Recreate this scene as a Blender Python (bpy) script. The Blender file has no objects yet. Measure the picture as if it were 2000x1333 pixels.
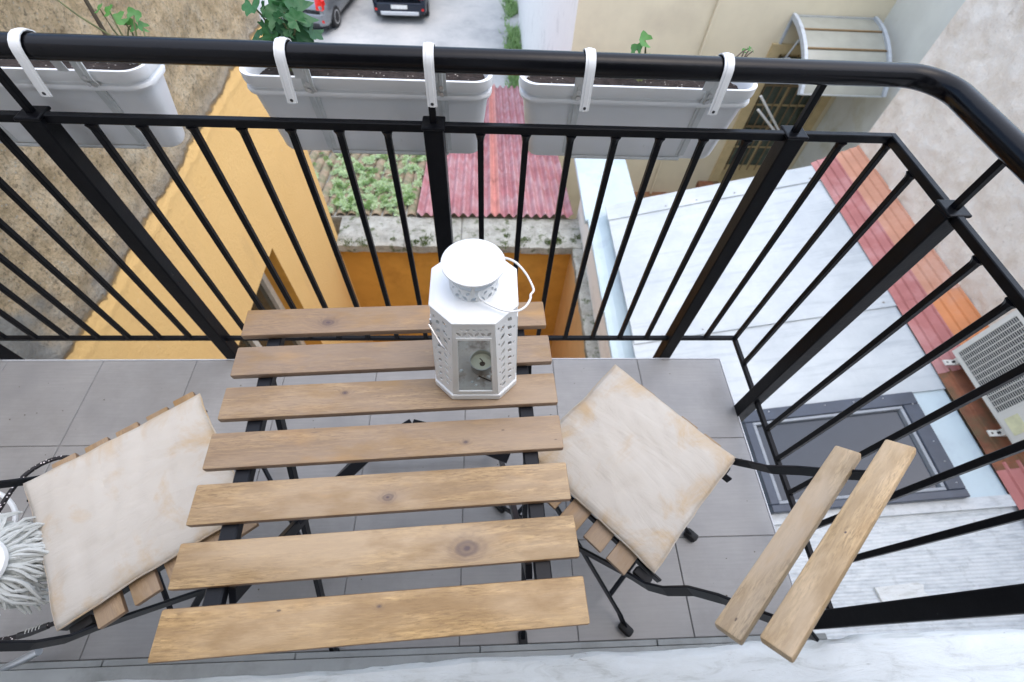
import bpy, bmesh, math, random
from mathutils import Vector, Matrix, noise, Euler
random.seed(7)
R = math.radians
scene = bpy.context.scene
COL = scene.collection

# ------------------------------------------------------------------ camera
CAM_H = 1.4127
PIT, ROL, YAW = 0.98199, -0.084337, -0.101979
cam_d = bpy.data.cameras.new('camera')
cam = bpy.data.objects.new('camera', cam_d)
COL.objects.link(cam)
cy, sy = math.cos(YAW), math.sin(YAW)
r0 = Vector((cy, sy, 0)); fh = Vector((-sy, cy, 0)); up = Vector((0, 0, 1))
fw = math.cos(PIT) * fh - math.sin(PIT) * up
dn = -math.sin(PIT) * fh - math.cos(PIT) * up
c, s = math.cos(ROL), math.sin(ROL)
rt = c * r0 + s * dn
dn2 = -s * r0 + c * dn
m = Matrix.Identity(4)
for i in range(3):
    m[i][0] = rt[i]; m[i][1] = -dn2[i]; m[i][2] = -fw[i]
m[2][3] = CAM_H
cam.matrix_world = m
cam_d.sensor_width = 36
cam_d.lens = 36 * 919.07 / 2000
cam_d.clip_start = 0.02
cam_d.clip_end = 500
cam_d.dof.use_dof = True
cam_d.dof.focus_distance = 0.84
cam_d.dof.aperture_fstop = 5.0
scene.camera = cam

# ------------------------------------------------------------------ sky, sun, exposure
SUN_EL, SUN_AZ = R(73), R(112)       # azimuth measured from +Y towards +X
world = bpy.data.worlds.new('World'); scene.world = world
world.use_nodes = True
wn = world.node_tree
bg = wn.nodes['Background']
sky = wn.nodes.new('ShaderNodeTexSky')
sky.sky_type = 'NISHITA'; sky.sun_disc = False
sky.sun_elevation = SUN_EL; sky.sun_rotation = SUN_AZ
sky.air_density = 1.0; sky.dust_density = 1.9; sky.ozone_density = 1.0
wn.links.new(sky.outputs[0], bg.inputs[0])
bg.inputs[1].default_value = 0.15
sun_d = bpy.data.lights.new('sun', 'SUN'); sun_d.energy = 1.3; sun_d.angle = R(130)
sun_d.color = (1.0, 0.965, 0.91)
sun = bpy.data.objects.new('sun', sun_d); COL.objects.link(sun)
sd = Vector((math.sin(SUN_AZ) * math.cos(SUN_EL), math.cos(SUN_AZ) * math.cos(SUN_EL), math.sin(SUN_EL)))
sun.rotation_euler = (-sd).to_track_quat('-Z', 'Y').to_euler()
sun.location = sd * 30
vs = scene.view_settings
vs.view_transform = 'Standard'; vs.look = 'None'; vs.gamma = 1; vs.use_curve_mapping = False
vs.exposure = 1.33
scene.render.engine = 'CYCLES'
scene.cycles.max_bounces = 7; scene.cycles.diffuse_bounces = 4; scene.cycles.glossy_bounces = 3; scene.cycles.transmission_bounces = 4; scene.cycles.transparent_max_bounces = 8
scene.cycles.caustics_reflective = False; scene.cycles.caustics_refractive = False

# ------------------------------------------------------------------ material helpers
class NT:
    def __init__(s, name):
        s.m = bpy.data.materials.new(name); s.m.use_nodes = True
        s.t = s.m.node_tree; s.b = s.t.nodes['Principled BSDF']; s.out = s.t.nodes['Material Output']
    def n(s, typ, **k):
        nd = s.t.nodes.new(typ)
        for a, v in k.items(): setattr(nd, a, v)
        return nd
    def l(s, a, b): s.t.links.new(a, b)
    def val(s, sock, v):
        if hasattr(v, 'is_output') or isinstance(v, bpy.types.NodeSocket): s.l(v, sock)
        else: sock.default_value = v
    def coord(s, kind='Object'):
        return s.n('ShaderNodeTexCoord').outputs[kind]
    def mapping(s, vec, scale=(1, 1, 1), loc=(0, 0, 0), rot=(0, 0, 0)):
        mp = s.n('ShaderNodeMapping'); s.l(vec, mp.inputs[0])
        mp.inputs['Scale'].default_value = scale; mp.inputs['Location'].default_value = loc; mp.inputs['Rotation'].default_value = rot
        return mp.outputs[0]
    def noise(s, vec, scale, detail=4, rough=.55, dist=0):
        nd = s.n('ShaderNodeTexNoise'); s.l(vec, nd.inputs['Vector'])
        nd.inputs['Scale'].default_value = scale; nd.inputs['Detail'].default_value = detail
        nd.inputs['Roughness'].default_value = rough; nd.inputs['Distortion'].default_value = dist
        return nd.outputs['Fac']
    def voro(s, vec, scale, out='Distance', feature='F1'):
        nd = s.n('ShaderNodeTexVoronoi', feature=feature); s.l(vec, nd.inputs['Vector']); nd.inputs['Scale'].default_value = scale
        return nd.outputs[out]
    def ramp(s, fac, stops, interp='LINEAR'):
        nd = s.n('ShaderNodeValToRGB'); s.l(fac, nd.inputs[0]); cr = nd.color_ramp; cr.interpolation = interp
        while len(cr.elements) < len(stops): cr.elements.new(.5)
        for e, (p, cl) in zip(cr.elements, stops):
            e.position = p; e.color = (cl, cl, cl, 1) if isinstance(cl, (int, float)) else (*cl, 1)
        return nd.outputs[0]
    def mix(s, fac, a, b, mode='MIX'):
        nd = s.n('ShaderNodeMix', data_type='RGBA', blend_type=mode)
        s.val(nd.inputs[0], fac)
        for i, v in ((6, a), (7, b)):
            if isinstance(v, bpy.types.NodeSocket): s.l(v, nd.inputs[i])
            else: nd.inputs[i].default_value = (*v, 1) if len(v) == 3 else v
        return nd.outputs[2]
    def math(s, op, a, b=0.0, clamp=False):
        nd = s.n('ShaderNodeMath', operation=op); nd.use_clamp = clamp
        s.val(nd.inputs[0], a); s.val(nd.inputs[1], b); return nd.outputs[0]
    def sep(s, vec):
        nd = s.n('ShaderNodeSeparateXYZ'); s.l(vec, nd.inputs[0]); return nd.outputs
    def bump(s, h, strength=.3, dist=.002, prev=None):
        nd = s.n('ShaderNodeBump'); s.l(h, nd.inputs['Height']); nd.inputs['Strength'].default_value = strength
        nd.inputs['Distance'].default_value = dist
        if prev is not None: s.l(prev, nd.inputs['Normal'])
        return nd.outputs[0]
    def fin(s, color=None, rough=None, normal=None, metal=None, spec=None, **k):
        if color is not None:
            if isinstance(color, bpy.types.NodeSocket): s.l(color, s.b.inputs['Base Color'])
            else: s.b.inputs['Base Color'].default_value = (*color, 1)
        if rough is not None: s.val(s.b.inputs['Roughness'], rough)
        if metal is not None: s.b.inputs['Metallic'].default_value = metal
        if spec is not None: s.b.inputs['Specular IOR Level'].default_value = spec
        if normal is not None: s.l(normal, s.b.inputs['Normal'])
        for a, v in k.items(): s.b.inputs[a.replace('_', ' ')].default_value = v
        return s.m

def simple(name, col, rough=.5, var=.12, scale=20, bump=.15, bdist=.001, metal=0, spec=.5, dirt=None, dscale=6, dlo=.5, dhi=.7):
    t = NT(name); co = t.coord()
    n1 = t.noise(co, scale, 5)
    d = tuple(x * (1 - var) for x in col); l_ = tuple(min(1, x * (1 + var)) for x in col)
    c_ = t.ramp(n1, [(.3, d), (.7, l_)])
    if dirt:
        n2 = t.noise(co, dscale, 6, .65)
        c_ = t.mix(t.ramp(n2, [(dlo, 0), (dhi, 1)]), c_, dirt)
    nb = t.bump(t.noise(co, scale * 4, 5), bump, bdist)
    return t.fin(c_, rough, nb, metal, spec)

def wood_mat(name, light, dark, grey, edge=False):
    t = NT(name); co = t.coord()
    oi = t.n('ShaderNodeObjectInfo').outputs['Random']
    off = t.n('ShaderNodeCombineXYZ')
    t.val(off.inputs[0], t.math('MULTIPLY', oi, 23.7)); t.val(off.inputs[1], t.math('MULTIPLY', oi, 91.3)); t.val(off.inputs[2], t.math('MULTIPLY', oi, 47.1))
    va = t.n('ShaderNodeVectorMath', operation='ADD'); t.l(co, va.inputs[0]); t.l(off.outputs[0], va.inputs[1]); p = va.outputs[0]
    # one knot per piece, placed by the piece's own 'knot' property (x, y, radius)
    at = t.n('ShaderNodeAttribute', attribute_type='OBJECT', attribute_name='knot')
    kx = t.sep(at.outputs['Vector']); cs = t.sep(co)
    wob = t.math('MULTIPLY', t.math('SUBTRACT', t.noise(p, 55, 3), .5), .006)
    dx = t.math('MULTIPLY', t.math('SUBTRACT', cs[0], kx[0]), .62); dy = t.math('SUBTRACT', cs[1], kx[1])
    kdist = t.math('ADD', t.math('SQRT', t.math('ADD', t.math('MULTIPLY', dx, dx), t.math('MULTIPLY', dy, dy))), wob)
    rel = t.math('DIVIDE', kdist, t.math('MAXIMUM', kx[2], .0001))
    kn = t.ramp(t.math('MULTIPLY', rel, .2), [(.0, .9), (.12, .7), (.2, .4), (.34, .15), (.7, 0)])
    krings = t.math('MULTIPLY', t.math('SINE', t.math('MULTIPLY', rel, 11.0)), t.ramp(t.math('MULTIPLY', rel, .2), [(.1, .12), (.35, 0)]))
    warp = t.n('ShaderNodeVectorMath', operation='ADD')
    wc = t.n('ShaderNodeCombineXYZ'); t.val(wc.inputs[1], t.math('MULTIPLY', kn, .03))
    t.l(p, warp.inputs[0]); t.l(wc.outputs[0], warp.inputs[1]); pw = warp.outputs[0]
    g1 = t.noise(t.mapping(pw, (11, 90, 90)), 2.2, 9, .72, .9)
    g2 = t.noise(t.mapping(pw, (30, 230, 230)), 2, 5, .7, .3)
    g3 = t.noise(t.mapping(p, (3.0, 9, 9)), 1.6, 4)
    base = t.ramp(g1, [(.30, dark), (.48, tuple((a + b) / 2 for a, b in zip(light, dark))), (.66, light)])
    base = t.mix(t.ramp(g2, [(.36, .85), (.52, 0)]), base, tuple(x * .5 for x in dark))
    g5 = t.noise(t.mapping(pw, (2.5, 26, 20)), 2.0, 6, .6, .8)
    base = t.mix(t.ramp(g5, [(.42, .75), (.56, 0)]), base, tuple(x * .7 for x in dark))
    base = t.mix(t.ramp(g3, [(.40, .0), (.64, .85)]), base, grey)
    we = t.n('ShaderNodeAttribute', attribute_type='OBJECT', attribute_name='grey_brown').outputs['Fac']
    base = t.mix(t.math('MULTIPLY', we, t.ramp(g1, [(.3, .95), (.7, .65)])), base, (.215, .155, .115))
    blot = t.noise(t.mapping(p, (4.5, 11, 9), (3, 8, 1)), 1.3, 5, .6)
    base = t.mix(t.ramp(blot, [(.53, 0), (.68, .8)]), base, tuple(x * .75 for x in dark))
    tint = t.ramp(oi, [(0, (.92, .91, .90)), (.5, (1, 1, 1)), (1, (1.0, .95, .86))])
    base = t.mix(1.0, base, tint, 'MULTIPLY')
    ochre = t.noise(t.mapping(p, (6, 16, 10)), 1.4, 3)
    base = t.mix(t.ramp(ochre, [(.6, 0), (.78, .5)]), base, (.46, .26, .09))
    base = t.mix(t.math('ADD', kn, krings, True), base, (.085, .055, .055))
    pits = t.voro(t.mapping(p, (9, 22, 5)), 1.0)
    base = t.mix(t.ramp(pits, [(.02, .8), (.035, 0)]), base, (.08, .05, .04))
    h = t.math('ADD', t.math('MULTIPLY', g1, .6), t.math('MULTIPLY', g2, .5))
    return t.fin(base, t.math('ADD', t.math('MULTIPLY', g1, .25), .36), t.bump(h, .45, .0016), spec=.5)

M = {}
t = NT('black_railing_paint'); co = t.coord()
n1 = t.noise(co, 35, 6, .7); n2 = t.noise(co, 240, 3)
chips = t.ramp(t.noise(t.mapping(co, (1, 1, 1), (4, 2, 7)), 22, 8, .75), [(.70, 0), (.74, 1)])
M['black'] = t.fin(t.mix(chips, t.ramp(n1, [(.3, (.003, .003, .0042)), (.7, (.006, .0065, .008))]), (.10, .10, .10)),
                   t.ramp(n1, [(.3, .27), (.7, .46)]), t.bump(n2, .25, .0006, t.bump(n1, .3, .002)), spec=.14)
t = NT('glossy_black_handrail'); co = t.coord(); n1 = t.noise(co, 30, 6, .7); n2 = t.noise(co, 160, 4)
chips = t.ramp(t.noise(t.mapping(co, (1, 1, 1), (4, 2, 7)), 26, 8, .75), [(.71, 0), (.75, .6)])
M['handrail'] = t.fin(t.mix(chips, (.003, .003, .0042), (.10, .10, .11)), t.ramp(n1, [(.3, .17), (.7, .28)]), t.bump(n2, .18, .0006, t.bump(n1, .22, .002)), spec=.22)
M['chair_black'] = simple('dark_blue_black_metal', (.008, .009, .012), .36, .2, 30, .15, .0006, spec=.2)
M['rubber'] = simple('black_rubber', (.012, .012, .013), .7)
M['wood'] = wood_mat('weathered_acacia_top', (.64, .435, .20), (.37, .225, .09), (.50, .36, .215))
M['wood_edge'] = wood_mat('oiled_acacia_edge', (.40, .22, .075), (.19, .09, .03), (.32, .18, .08))
M['wood_back'] = wood_mat('pale_acacia_back', (.68, .50, .29), (.46, .31, .155), (.58, .45, .31))
M['white_enamel'] = simple('white_enamel', (.76, .775, .77), .32, .02, 8, .03)
M['white_plastic'] = simple('white_plastic_trough', (.80, .81, .81), .34, .03, 6, .03, dirt=(.55, .55, .52), dscale=40, dlo=.66, dhi=.74)
M['hook_plastic'] = simple('white_strap_plastic', (.66, .67, .66), .35, .03, 10, .05)
M['bracket'] = simple('galvanised_bracket', (.60, .62, .61), .42, .08, 40, .08)
M['steel'] = simple('steel', (.5, .5, .5), .3, .1, 40, .05, metal=1)
t = NT('potting_soil'); co = t.coord(); n1 = t.noise(co, 60, 6, .7)
M['soil'] = t.fin(t.mix(t.ramp(t.voro(co, 95), [(.12, 1), (.2, 0)]), t.ramp(n1, [(.3, (.012, .008, .006)), (.7, (.05, .035, .03))]), (.30, .27, .24)), .95, t.bump(n1, 1, .012))
# floor tile
t = NT('grey_floor_tile'); co = t.coord(); oi = t.n('ShaderNodeObjectInfo').outputs['Random']
n1 = t.noise(t.mapping(co, (3, 60, 1), rot=(0, 0, .5)), 3, 5); n2 = t.noise(t.n('ShaderNodeNewGeometry').outputs['Position'], 5, 5, .6)
b = t.ramp(n2, [(.3, (.255, .25, .245)), (.7, (.345, .335, .32))])
b = t.mix(t.ramp(n1, [(.35, .25), (.65, 0)]), b, (.215, .21, .205))
stn_ = t.ramp(t.noise(t.n('ShaderNodeNewGeometry').outputs['Position'], 2.3, 8, .7), [(.52, 0), (.68, .5)])
b = t.mix(stn_, b, (.20, .19, .175))
sp = t.ramp(t.voro(co, 26), [(.02, 1), (.04, 0)])
b = t.mix(t.math('MULTIPLY', sp, .7), b, (.07, .065, .06))
b = t.mix(1, b, t.ramp(oi, [(0, .93), (1, 1.0)]), 'MULTIPLY')
M['tile'] = t.fin(b, t.ramp(n2, [(.3, .3), (.7, .42)]), t.bump(n1, .06, .0005))
M['grout'] = simple('grey_grout', (.19, .185, .18), .9, .2, 60, .4)
M['concrete'] = simple('concrete', (.34, .34, .33), .9, .15, 8, .4, .004, dirt=(.2, .2, .18))
M['trim'] = simple('pale_edge_trim', (.55, .56, .57), .45, .05)
# eroded threshold stone
t = NT('peeling_white_stone'); co = t.coord(); n1 = t.noise(t.mapping(co, (2.0, 9, 9)), 3.5, 9, .68, .8); n2 = t.noise(co, 30, 6, .7)
b = t.ramp(n1, [(.3, (.50, .51, .48)), (.46, (.68, .70, .68)), (.7, (.75, .775, .765))])
b = t.mix(t.ramp(t.noise(t.mapping(co, (4, 22, 5)), 4, 8, .75, 1.5), [(.63, 0), (.68, .6)]), b, (.22, .20, .16))
M['stone'] = t.fin(b, .75, t.bump(n1, .6, .01, t.bump(n2, .5, .003)))
M['skirting'] = simple('grey_skirting_tile', (.27, .285, .28), .5, .15, 9, .15, dirt=(.17, .18, .17))
# cushion
t = NT('stained_cotton'); co = t.coord('Generated'); ob = t.coord(); oi = t.n('ShaderNodeObjectInfo').outputs['Random']
mp = t.n('ShaderNodeVectorMath', operation='ADD'); t.l(ob, mp.inputs[0]); cx = t.n('ShaderNodeCombineXYZ'); t.val(cx.inputs[0], t.math('MULTIPLY', oi, 31.0)); t.l(cx.outputs[0], mp.inputs[1])
n1 = t.noise(t.mapping(mp.outputs[0], (1, 1.3, 1)), 9, 6, .66, .5); n2 = t.noise(t.mapping(mp.outputs[0], (14, 4, 1), rot=(0, 0, .6)), 1.4, 5, .55, .8)
sx_ = t.sep(co)
ex = t.math('ABSOLUTE', t.math('SUBTRACT', sx_[0], .5)); ey = t.math('ABSOLUTE', t.math('SUBTRACT', sx_[1], .5))
edge = t.math('MAXIMUM', ex, ey)
st = t.math('ADD', n1, t.math('MULTIPLY', t.ramp(edge, [(.30, 0), (.5, 1)]), .15))
b = t.mix(t.ramp(n2, [(.45, 0), (.72, .30)]), (.53, .49, .43), (.42, .37, .305))
b = t.mix(t.ramp(st, [(.55, 0), (.63, .28), (.76, .7)]), b, (.47, .315, .155))
weave = t.math('ADD', t.n('ShaderNodeTexWave').outputs['Fac'], 0)
wv = t.n('ShaderNodeTexWave'); t.l(ob, wv.inputs[0]); wv.inputs['Scale'].default_value = 260; wv.inputs['Distortion'].default_value = 2
wv2 = t.n('ShaderNodeTexWave', bands_direction='Y'); t.l(ob, wv2.inputs[0]); wv2.inputs['Scale'].default_value = 260; wv2.inputs['Distortion'].default_value = 2
M['cotton'] = t.fin(b, .92, t.bump(t.math('ADD', wv.outputs['Fac'], wv2.outputs['Fac']), .25, .0006, t.bump(n2, .7, .008)), spec=.15, Sheen_Weight=.15)
# walls
t = NT('render_and_orange_paint'); co = t.n('ShaderNodeNewGeometry').outputs['Position']
zz = t.sep(co)
edge_n = t.noise(t.mapping(co, (1, 1, 1)), 2.6, 10, .78)
hgt = t.math('ADD', zz[2], t.math('MULTIPLY', t.math('SUBTRACT', edge_n, .5), .20))
tanmask = t.ramp(t.math('ADD', hgt, 1.0), [(.530, 0), (.56, 1)])
n1 = t.noise(co, 7, 8, .72); n2 = t.noise(co, 34, 6, .75); n3 = t.noise(co, 1.6, 4)
tan = t.ramp(n1, [(.3, (.48, .36, .20)), (.5, (.72, .56, .35)), (.72, (.80, .69, .50))])
tan = t.mix(t.ramp(n2, [(.55, 0), (.63, .7)]), tan, (.16, .13, .09))
tan = t.mix(t.ramp(t.noise(t.mapping(co, (1, 1, 1), (7, 1, 3)), 75, 5, .75), [(.5, 0), (.62, .55)]), tan, (.25, .195, .125))
tan = t.mix(t.ramp(t.voro(co, 42), [(.1, .8), (.2, 0)]), tan, (.55, .52, .44))
grey = t.ramp(n1, [(.3, (.22, .23, .22)), (.7, (.40, .41, .39))])
gm = t.math('ADD', t.math('MULTIPLY', zz[1], -1.0), t.math('ADD', t.math('MULTIPLY', t.math('SUBTRACT', n3, .5), 2.2), t.math('MULTIPLY', zz[2], -.8)))
tan = t.mix(t.ramp(t.math('ADD', gm, 1.6), [(.55, 0), (.72, .85)]), tan, grey)
band = t.ramp(t.math('ADD', hgt, 1.0), [(.54, 1), (.60, .55), (.68, 0)])
tan = t.mix(t.math('MULTIPLY', band, .6), tan, (.42, .40, .36))
org = t.mix(t.ramp(t.noise(co, 3, 5, .6), [(.35, 0), (.7, .35)]), (.78, .505, .20), (.73, .455, .16))
org = t.mix(t.ramp(t.noise(t.mapping(co, (1, 3, .8)), 1.8, 8, .7), [(.55, 0), (.75, .35)]), org, (.56, .36, .17))
org = t.mix(t.ramp(t.noise(co, 12, 8, .75), [(.62, 0), (.7, .5)]), org, (.78, .58, .33))
b = t.mix(tanmask, org, tan)
n4 = t.noise(co, 85, 6, .75)
hb = t.mix(tanmask, t.math('MULTIPLY', n2, .25), t.math('ADD', t.math('ADD', n1, n2), t.math('MULTIPLY', n4, .7)))
M['tan_orange'] = t.fin(b, .88, t.bump(hb, 1.0, .035), spec=.2)
M['orange'] = simple('orange_wall_paint', (.60, .31, .06), .85, .07, 4, .25, .006, dirt=(.42, .20, .04), dscale=2.5, dlo=.5, dhi=.8, spec=.2)
M['orange_pale'] = simple('pale_orange_wall_paint', (.66, .42, .20), .85, .06, 4, .25, .006, spec=.2)
t = NT('mossy_concrete'); co = t.coord(); n1 = t.noise(co, 6, 8, .7); n2 = t.noise(co, 26, 6, .7); n3 = t.noise(t.mapping(co, (1, 1, 1), (5, 3, 2)), 9, 7, .7)
b = t.ramp(n1, [(.3, (.20, .20, .175)), (.55, (.37, .375, .34)), (.75, (.50, .50, .46))])
b = t.mix(t.ramp(n3, [(.55, 0), (.63, .85)]), b, (.06, .085, .025))
b = t.mix(t.ramp(n2, [(.6, 0), (.68, .7)]), b, (.10, .09, .075))
M['moss_concrete'] = t.fin(b, .95, t.bump(n1, .8, .03, t.bump(n2, .7, .01)))
M['cream'] = simple('cream_wall_paint', (.70, .64, .48), .85, .05, 3, .2, .004, dirt=(.60, .54, .41), dscale=1.6, dlo=.5, dhi=.8, spec=.2)
M['cream_dark'] = simple('ochre_frame_paint', (.55, .44, .24), .7, .1, 8, .2)
M['white_wall'] = simple('white_wall_paint', (.88, .84, .79), .8, .03, 3, .2, .004, spec=.2, dirt=(.66, .62, .58), dscale=3, dlo=.52, dhi=.75)
M['blue_white_wall'] = simple('blueish_white_wall', (.70, .73, .69), .8, .06, 3, .2, .004, spec=.2, dirt=(.50, .48, .32), dscale=1.1, dlo=.52, dhi=.75)
t = NT('rough_white_stucco'); co = t.n('ShaderNodeNewGeometry').outputs['Position']; n1 = t.noise(co, 5, 8, .7); n2 = t.noise(co, 45, 6, .72)
b = t.ramp(n1, [(.28, (.70, .61, .49)), (.5, (.83, .755, .65)), (.75, (.87, .83, .75))])
b = t.mix(t.ramp(n2, [(.58, 0), (.72, .45)]), b, (.40, .34, .28))
b = t.mix(t.ramp(t.noise(t.mapping(co, (1, 1, 1), (3, 9, 2)), 3.2, 9, .78), [(.62, 0), (.7, .6)]), b, (.42, .35, .27))
M['stucco'] = t.fin(b, .9, t.bump(n1, .6, .03, t.bump(n2, .7, .012)), spec=.2)
t = NT('white_painted_sheet'); co = t.n('ShaderNodeNewGeometry').outputs['Position']
n1 = t.noise(t.mapping(co, (1.0, 9, 1)), 1.6, 8, .68); n2 = t.noise(co, 2.4, 8, .7); n3 = t.noise(co, 30, 6, .7)
b = t.ramp(n2, [(.3, (.42, .465, .485)), (.6, (.52, .565, .58)), (.75, (.585, .62, .63))])
b = t.mix(t.ramp(n1, [(.52, 0), (.70, .6)]), b, (.34, .385, .41))
b = t.mix(t.ramp(n3, [(.62, 0), (.72, .5)]), b, (.36, .40, .42))
M['white_metal'] = t.fin(b, .42, t.bump(n2, .25, .02, t.bump(n3, .15, .002)))
M['pale_metal'] = simple('pale_blue_metal', (.50, .61, .65), .38, .07, 3, .15, .004, dirt=(.40, .48, .54), dscale=4, dlo=.52, dhi=.75)
t = NT('weathered_ribbed_sheet'); co = t.coord(); n1 = t.noise(t.mapping(co, (2, 6, 2)), 4, 8, .7); n2 = t.noise(co, 18, 6, .7)
b = t.ramp(n1, [(.3, (.42, .455, .475)), (.5, (.58, .615, .625)), (.7, (.68, .71, .715))])
b = t.mix(t.ramp(n2, [(.55, 0), (.7, .6)]), b, (.36, .38, .38))
M['rib_sheet'] = t.fin(b, .6, t.bump(n2, .4, .004))
M['sky_frame'] = simple('slate_blue_frame', (.045, .058, .082), .35, .15, 10, .1, metal=.2)
M['bead'] = simple('dull_glazing_bead', (.26, .29, .32), .4, .1, 20, .08)
M['alu'] = simple('aluminium', (.62, .65, .68), .3, .06, 20, .08, metal=.7)
M['red_sheet'] = simple('faded_red_sheet', (.44, .155, .14), .6, .14, 4, .15, .004, dirt=(.52, .30, .29), dscale=2, dlo=.45, dhi=.75)
M['red_corr'] = simple('pink_red_corrugated', (.36, .15, .165), .7, .2, 5, .3, .006, dirt=(.47, .31, .33), dscale=3.5, dlo=.40, dhi=.70)
M['salmon_corr'] = simple('salmon_corrugated', (.50, .22, .19), .65, .15, 5, .25, .006)
M['orange_sheet'] = simple('orange_sheet', (.62, .235, .085), .6, .12, 4, .15, .004, dirt=(.55, .30, .20), dscale=2, dlo=.55, dhi=.75)
M['orange_faded'] = simple('faded_orange_sheet', (.56, .27, .17), .65, .12, 4, .15, .004, dirt=(.60, .38, .30), dscale=2, dlo=.5, dhi=.75)
M['rust'] = simple('rusty_sheet', (.24, .09, .045), .8, .35, 7, .4, .006, dirt=(.13, .10, .05), dscale=5, dlo=.45, dhi=.65)
M['ac_white'] = simple('off_white_ac_casing', (.70, .69, .63), .4, .03, 8, .05)
M['ac_dark'] = simple('dark_fan_recess', (.05, .055, .055), .6)
M['sticker'] = simple('yellow_sticker', (.72, .71, .45), .5)
t = NT('car_park_concrete'); co = t.n('ShaderNodeNewGeometry').outputs['Position']; n1 = t.noise(co, .55, 7, .65); n2 = t.noise(co, 6, 6, .7)
b = t.ramp(n1, [(.3, (.25, .26, .265)), (.5, (.40, .405, .395)), (.7, (.50, .495, .475))])
b = t.mix(t.ramp(n2, [(.55, 0), (.75, .4)]), b, (.22, .22, .22))
M['ground'] = t.fin(b, .85, t.bump(n2, .3, .01))
def leafmat(name, a, b_, trans=.25, scale=30):
    t = NT(name); oi = t.n('ShaderNodeObjectInfo').outputs['Random']; co = t.coord()
    f = t.math('ADD', t.math('MULTIPLY', t.noise(co, scale, 3), .6), t.math('MULTIPLY', oi, .4))
    m_ = t.fin(t.ramp(f, [(.3, a), (.7, b_)]), .45, spec=.4)
    tr = t.n('ShaderNodeBsdfTranslucent'); tr.inputs[0].default_value = (*[x * 1.5 for x in b_], 1)
    mx = t.n('ShaderNodeMixShader'); mx.inputs[0].default_value = trans
    t.l(t.b.outputs[0], mx.inputs[1]); t.l(tr.outputs[0], mx.inputs[2]); t.l(mx.outputs[0], t.out.inputs[0])
    return m_
M['leaf'] = leafmat('geranium_leaf', (.018, .075, .03), (.045, .16, .05))
M['leaf_light'] = leafmat('bright_leaf', (.05, .17, .05), (.10, .27, .06))
M['stem'] = simple('green_brown_stem', (.12, .13, .05), .6, .3, 50)
M['cane'] = simple('brown_cane', (.10, .075, .05), .7, .3, 50)
M['succulent'] = leafmat('pale_green_succulent', (.17, .29, .07), (.62, .74, .55), .12, 30)
M['succulent_dark'] = leafmat('green_succulent', (.07, .15, .03), (.24, .38, .12), .12, 30)
M['moss'] = leafmat('moss', (.03, .06, .01), (.10, .15, .03), .1, 12)
M['grass'] = leafmat('grass_blades', (.09, .18, .04), (.26, .40, .16), .2, 2)
M['clay'] = simple('mossy_clay_tile', (.30, .235, .16), .9, .3, 9, .5, .006, dirt=(.17, .17, .10), dscale=6, dlo=.45, dhi=.6)
M['wax'] = simple('candle_wax', (.60, .62, .48), .4)
M['tin'] = simple('tealight_tin', (.42, .44, .43), .3, .1, 30, .1, metal=.8)
M['wick'] = simple('burnt_wick', (.02, .018, .016), .9)
M['lantern_floor'] = simple('waxy_lantern_floor', (.50, .46, .41), .55, .15, 30, .3, .002, dirt=(.25, .20, .16), dscale=30, dlo=.5, dhi=.65)
M['mop'] = simple('white_chenille', (.55, .565, .54), .9, .05, 60, .6, .002, spec=.15)
t = NT('black_white_braid'); co = t.coord()
M['braid'] = t.fin(t.mix(t.ramp(t.voro(co, 170), [(.2, 1), (.26, 0)]), (.012, .010, .012), (.72, .66, .66)), .7, t.bump(t.voro(co, 170), .6, .001))
M['car_grey'] = simple('silver_grey_car_paint', (.26, .275, .29), .25, .03, 3, .01, metal=.6)
M['car_dark'] = simple('dark_blue_car_paint', (.012, .018, .032), .2, .05, 3, .01)
M['car_glass'] = simple('dark_car_glass', (.01, .013, .015), .06)
M['tail'] = simple('red_tail_light', (.62, .02, .015), .15)
M['plastic_dark'] = simple('dark_plastic', (.02, .02, .022), .5)
M['rim'] = simple('alloy_rim', (.5, .5, .5), .3, metal=.8)
M['plate'] = simple('white_plate', (.75, .75, .72), .4)
M['canopy'] = simple('smoked_polycarbonate', (.33, .34, .30), .25, .08, 5, .05)
M['canopy_bar'] = simple('brown_seam_bar', (.20, .13, .06), .5)
M['canopy_arm'] = simple('grey_plastic_arm', (.46, .51, .56), .4)
M['iron'] = simple('brown_iron_bars', (.20, .14, .07), .6, .2)
M['dark_room'] = simple('dark_interior', (.02, .022, .02), .8)
M['door_glass'] = simple('green_grey_door_glass', (.07, .09, .07), .15, .5, 3, .02)
M['win_glass'] = simple('dark_window_glass', (.05, .045, .03), .12)
M['win_frame'] = simple('cream_window_frame', (.58, .55, .47), .5)
M['door_wood'] = simple('white_door_paint', (.68, .67, .63), .5)
t = NT('clear_glass')
gl = t.n('ShaderNodeBsdfGlossy'); gl.inputs['Roughness'].default_value = .03
tp = t.n('ShaderNodeBsdfTransparent'); tp.inputs[0].default_value = (.80, .83, .82, 1)
lwt = t.n('ShaderNodeLayerWeight'); lwt.inputs[0].default_value = .5
fac = t.math('ADD', t.math('MULTIPLY', t.math('POWER', lwt.outputs['Facing'], 5.0), .9), .05)
mx = t.n('ShaderNodeMixShader'); t.l(fac, mx.inputs[0]); t.l(tp.outputs[0], mx.inputs[1]); t.l(gl.outputs[0], mx.inputs[2]); t.l(mx.outputs[0], t.out.inputs[0])
M['glass'] = t.m
M['skylight_glass'] = simple('blue_grey_skylight_glass', (.03, .04, .055), .03, .1, 3, .01)

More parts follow.
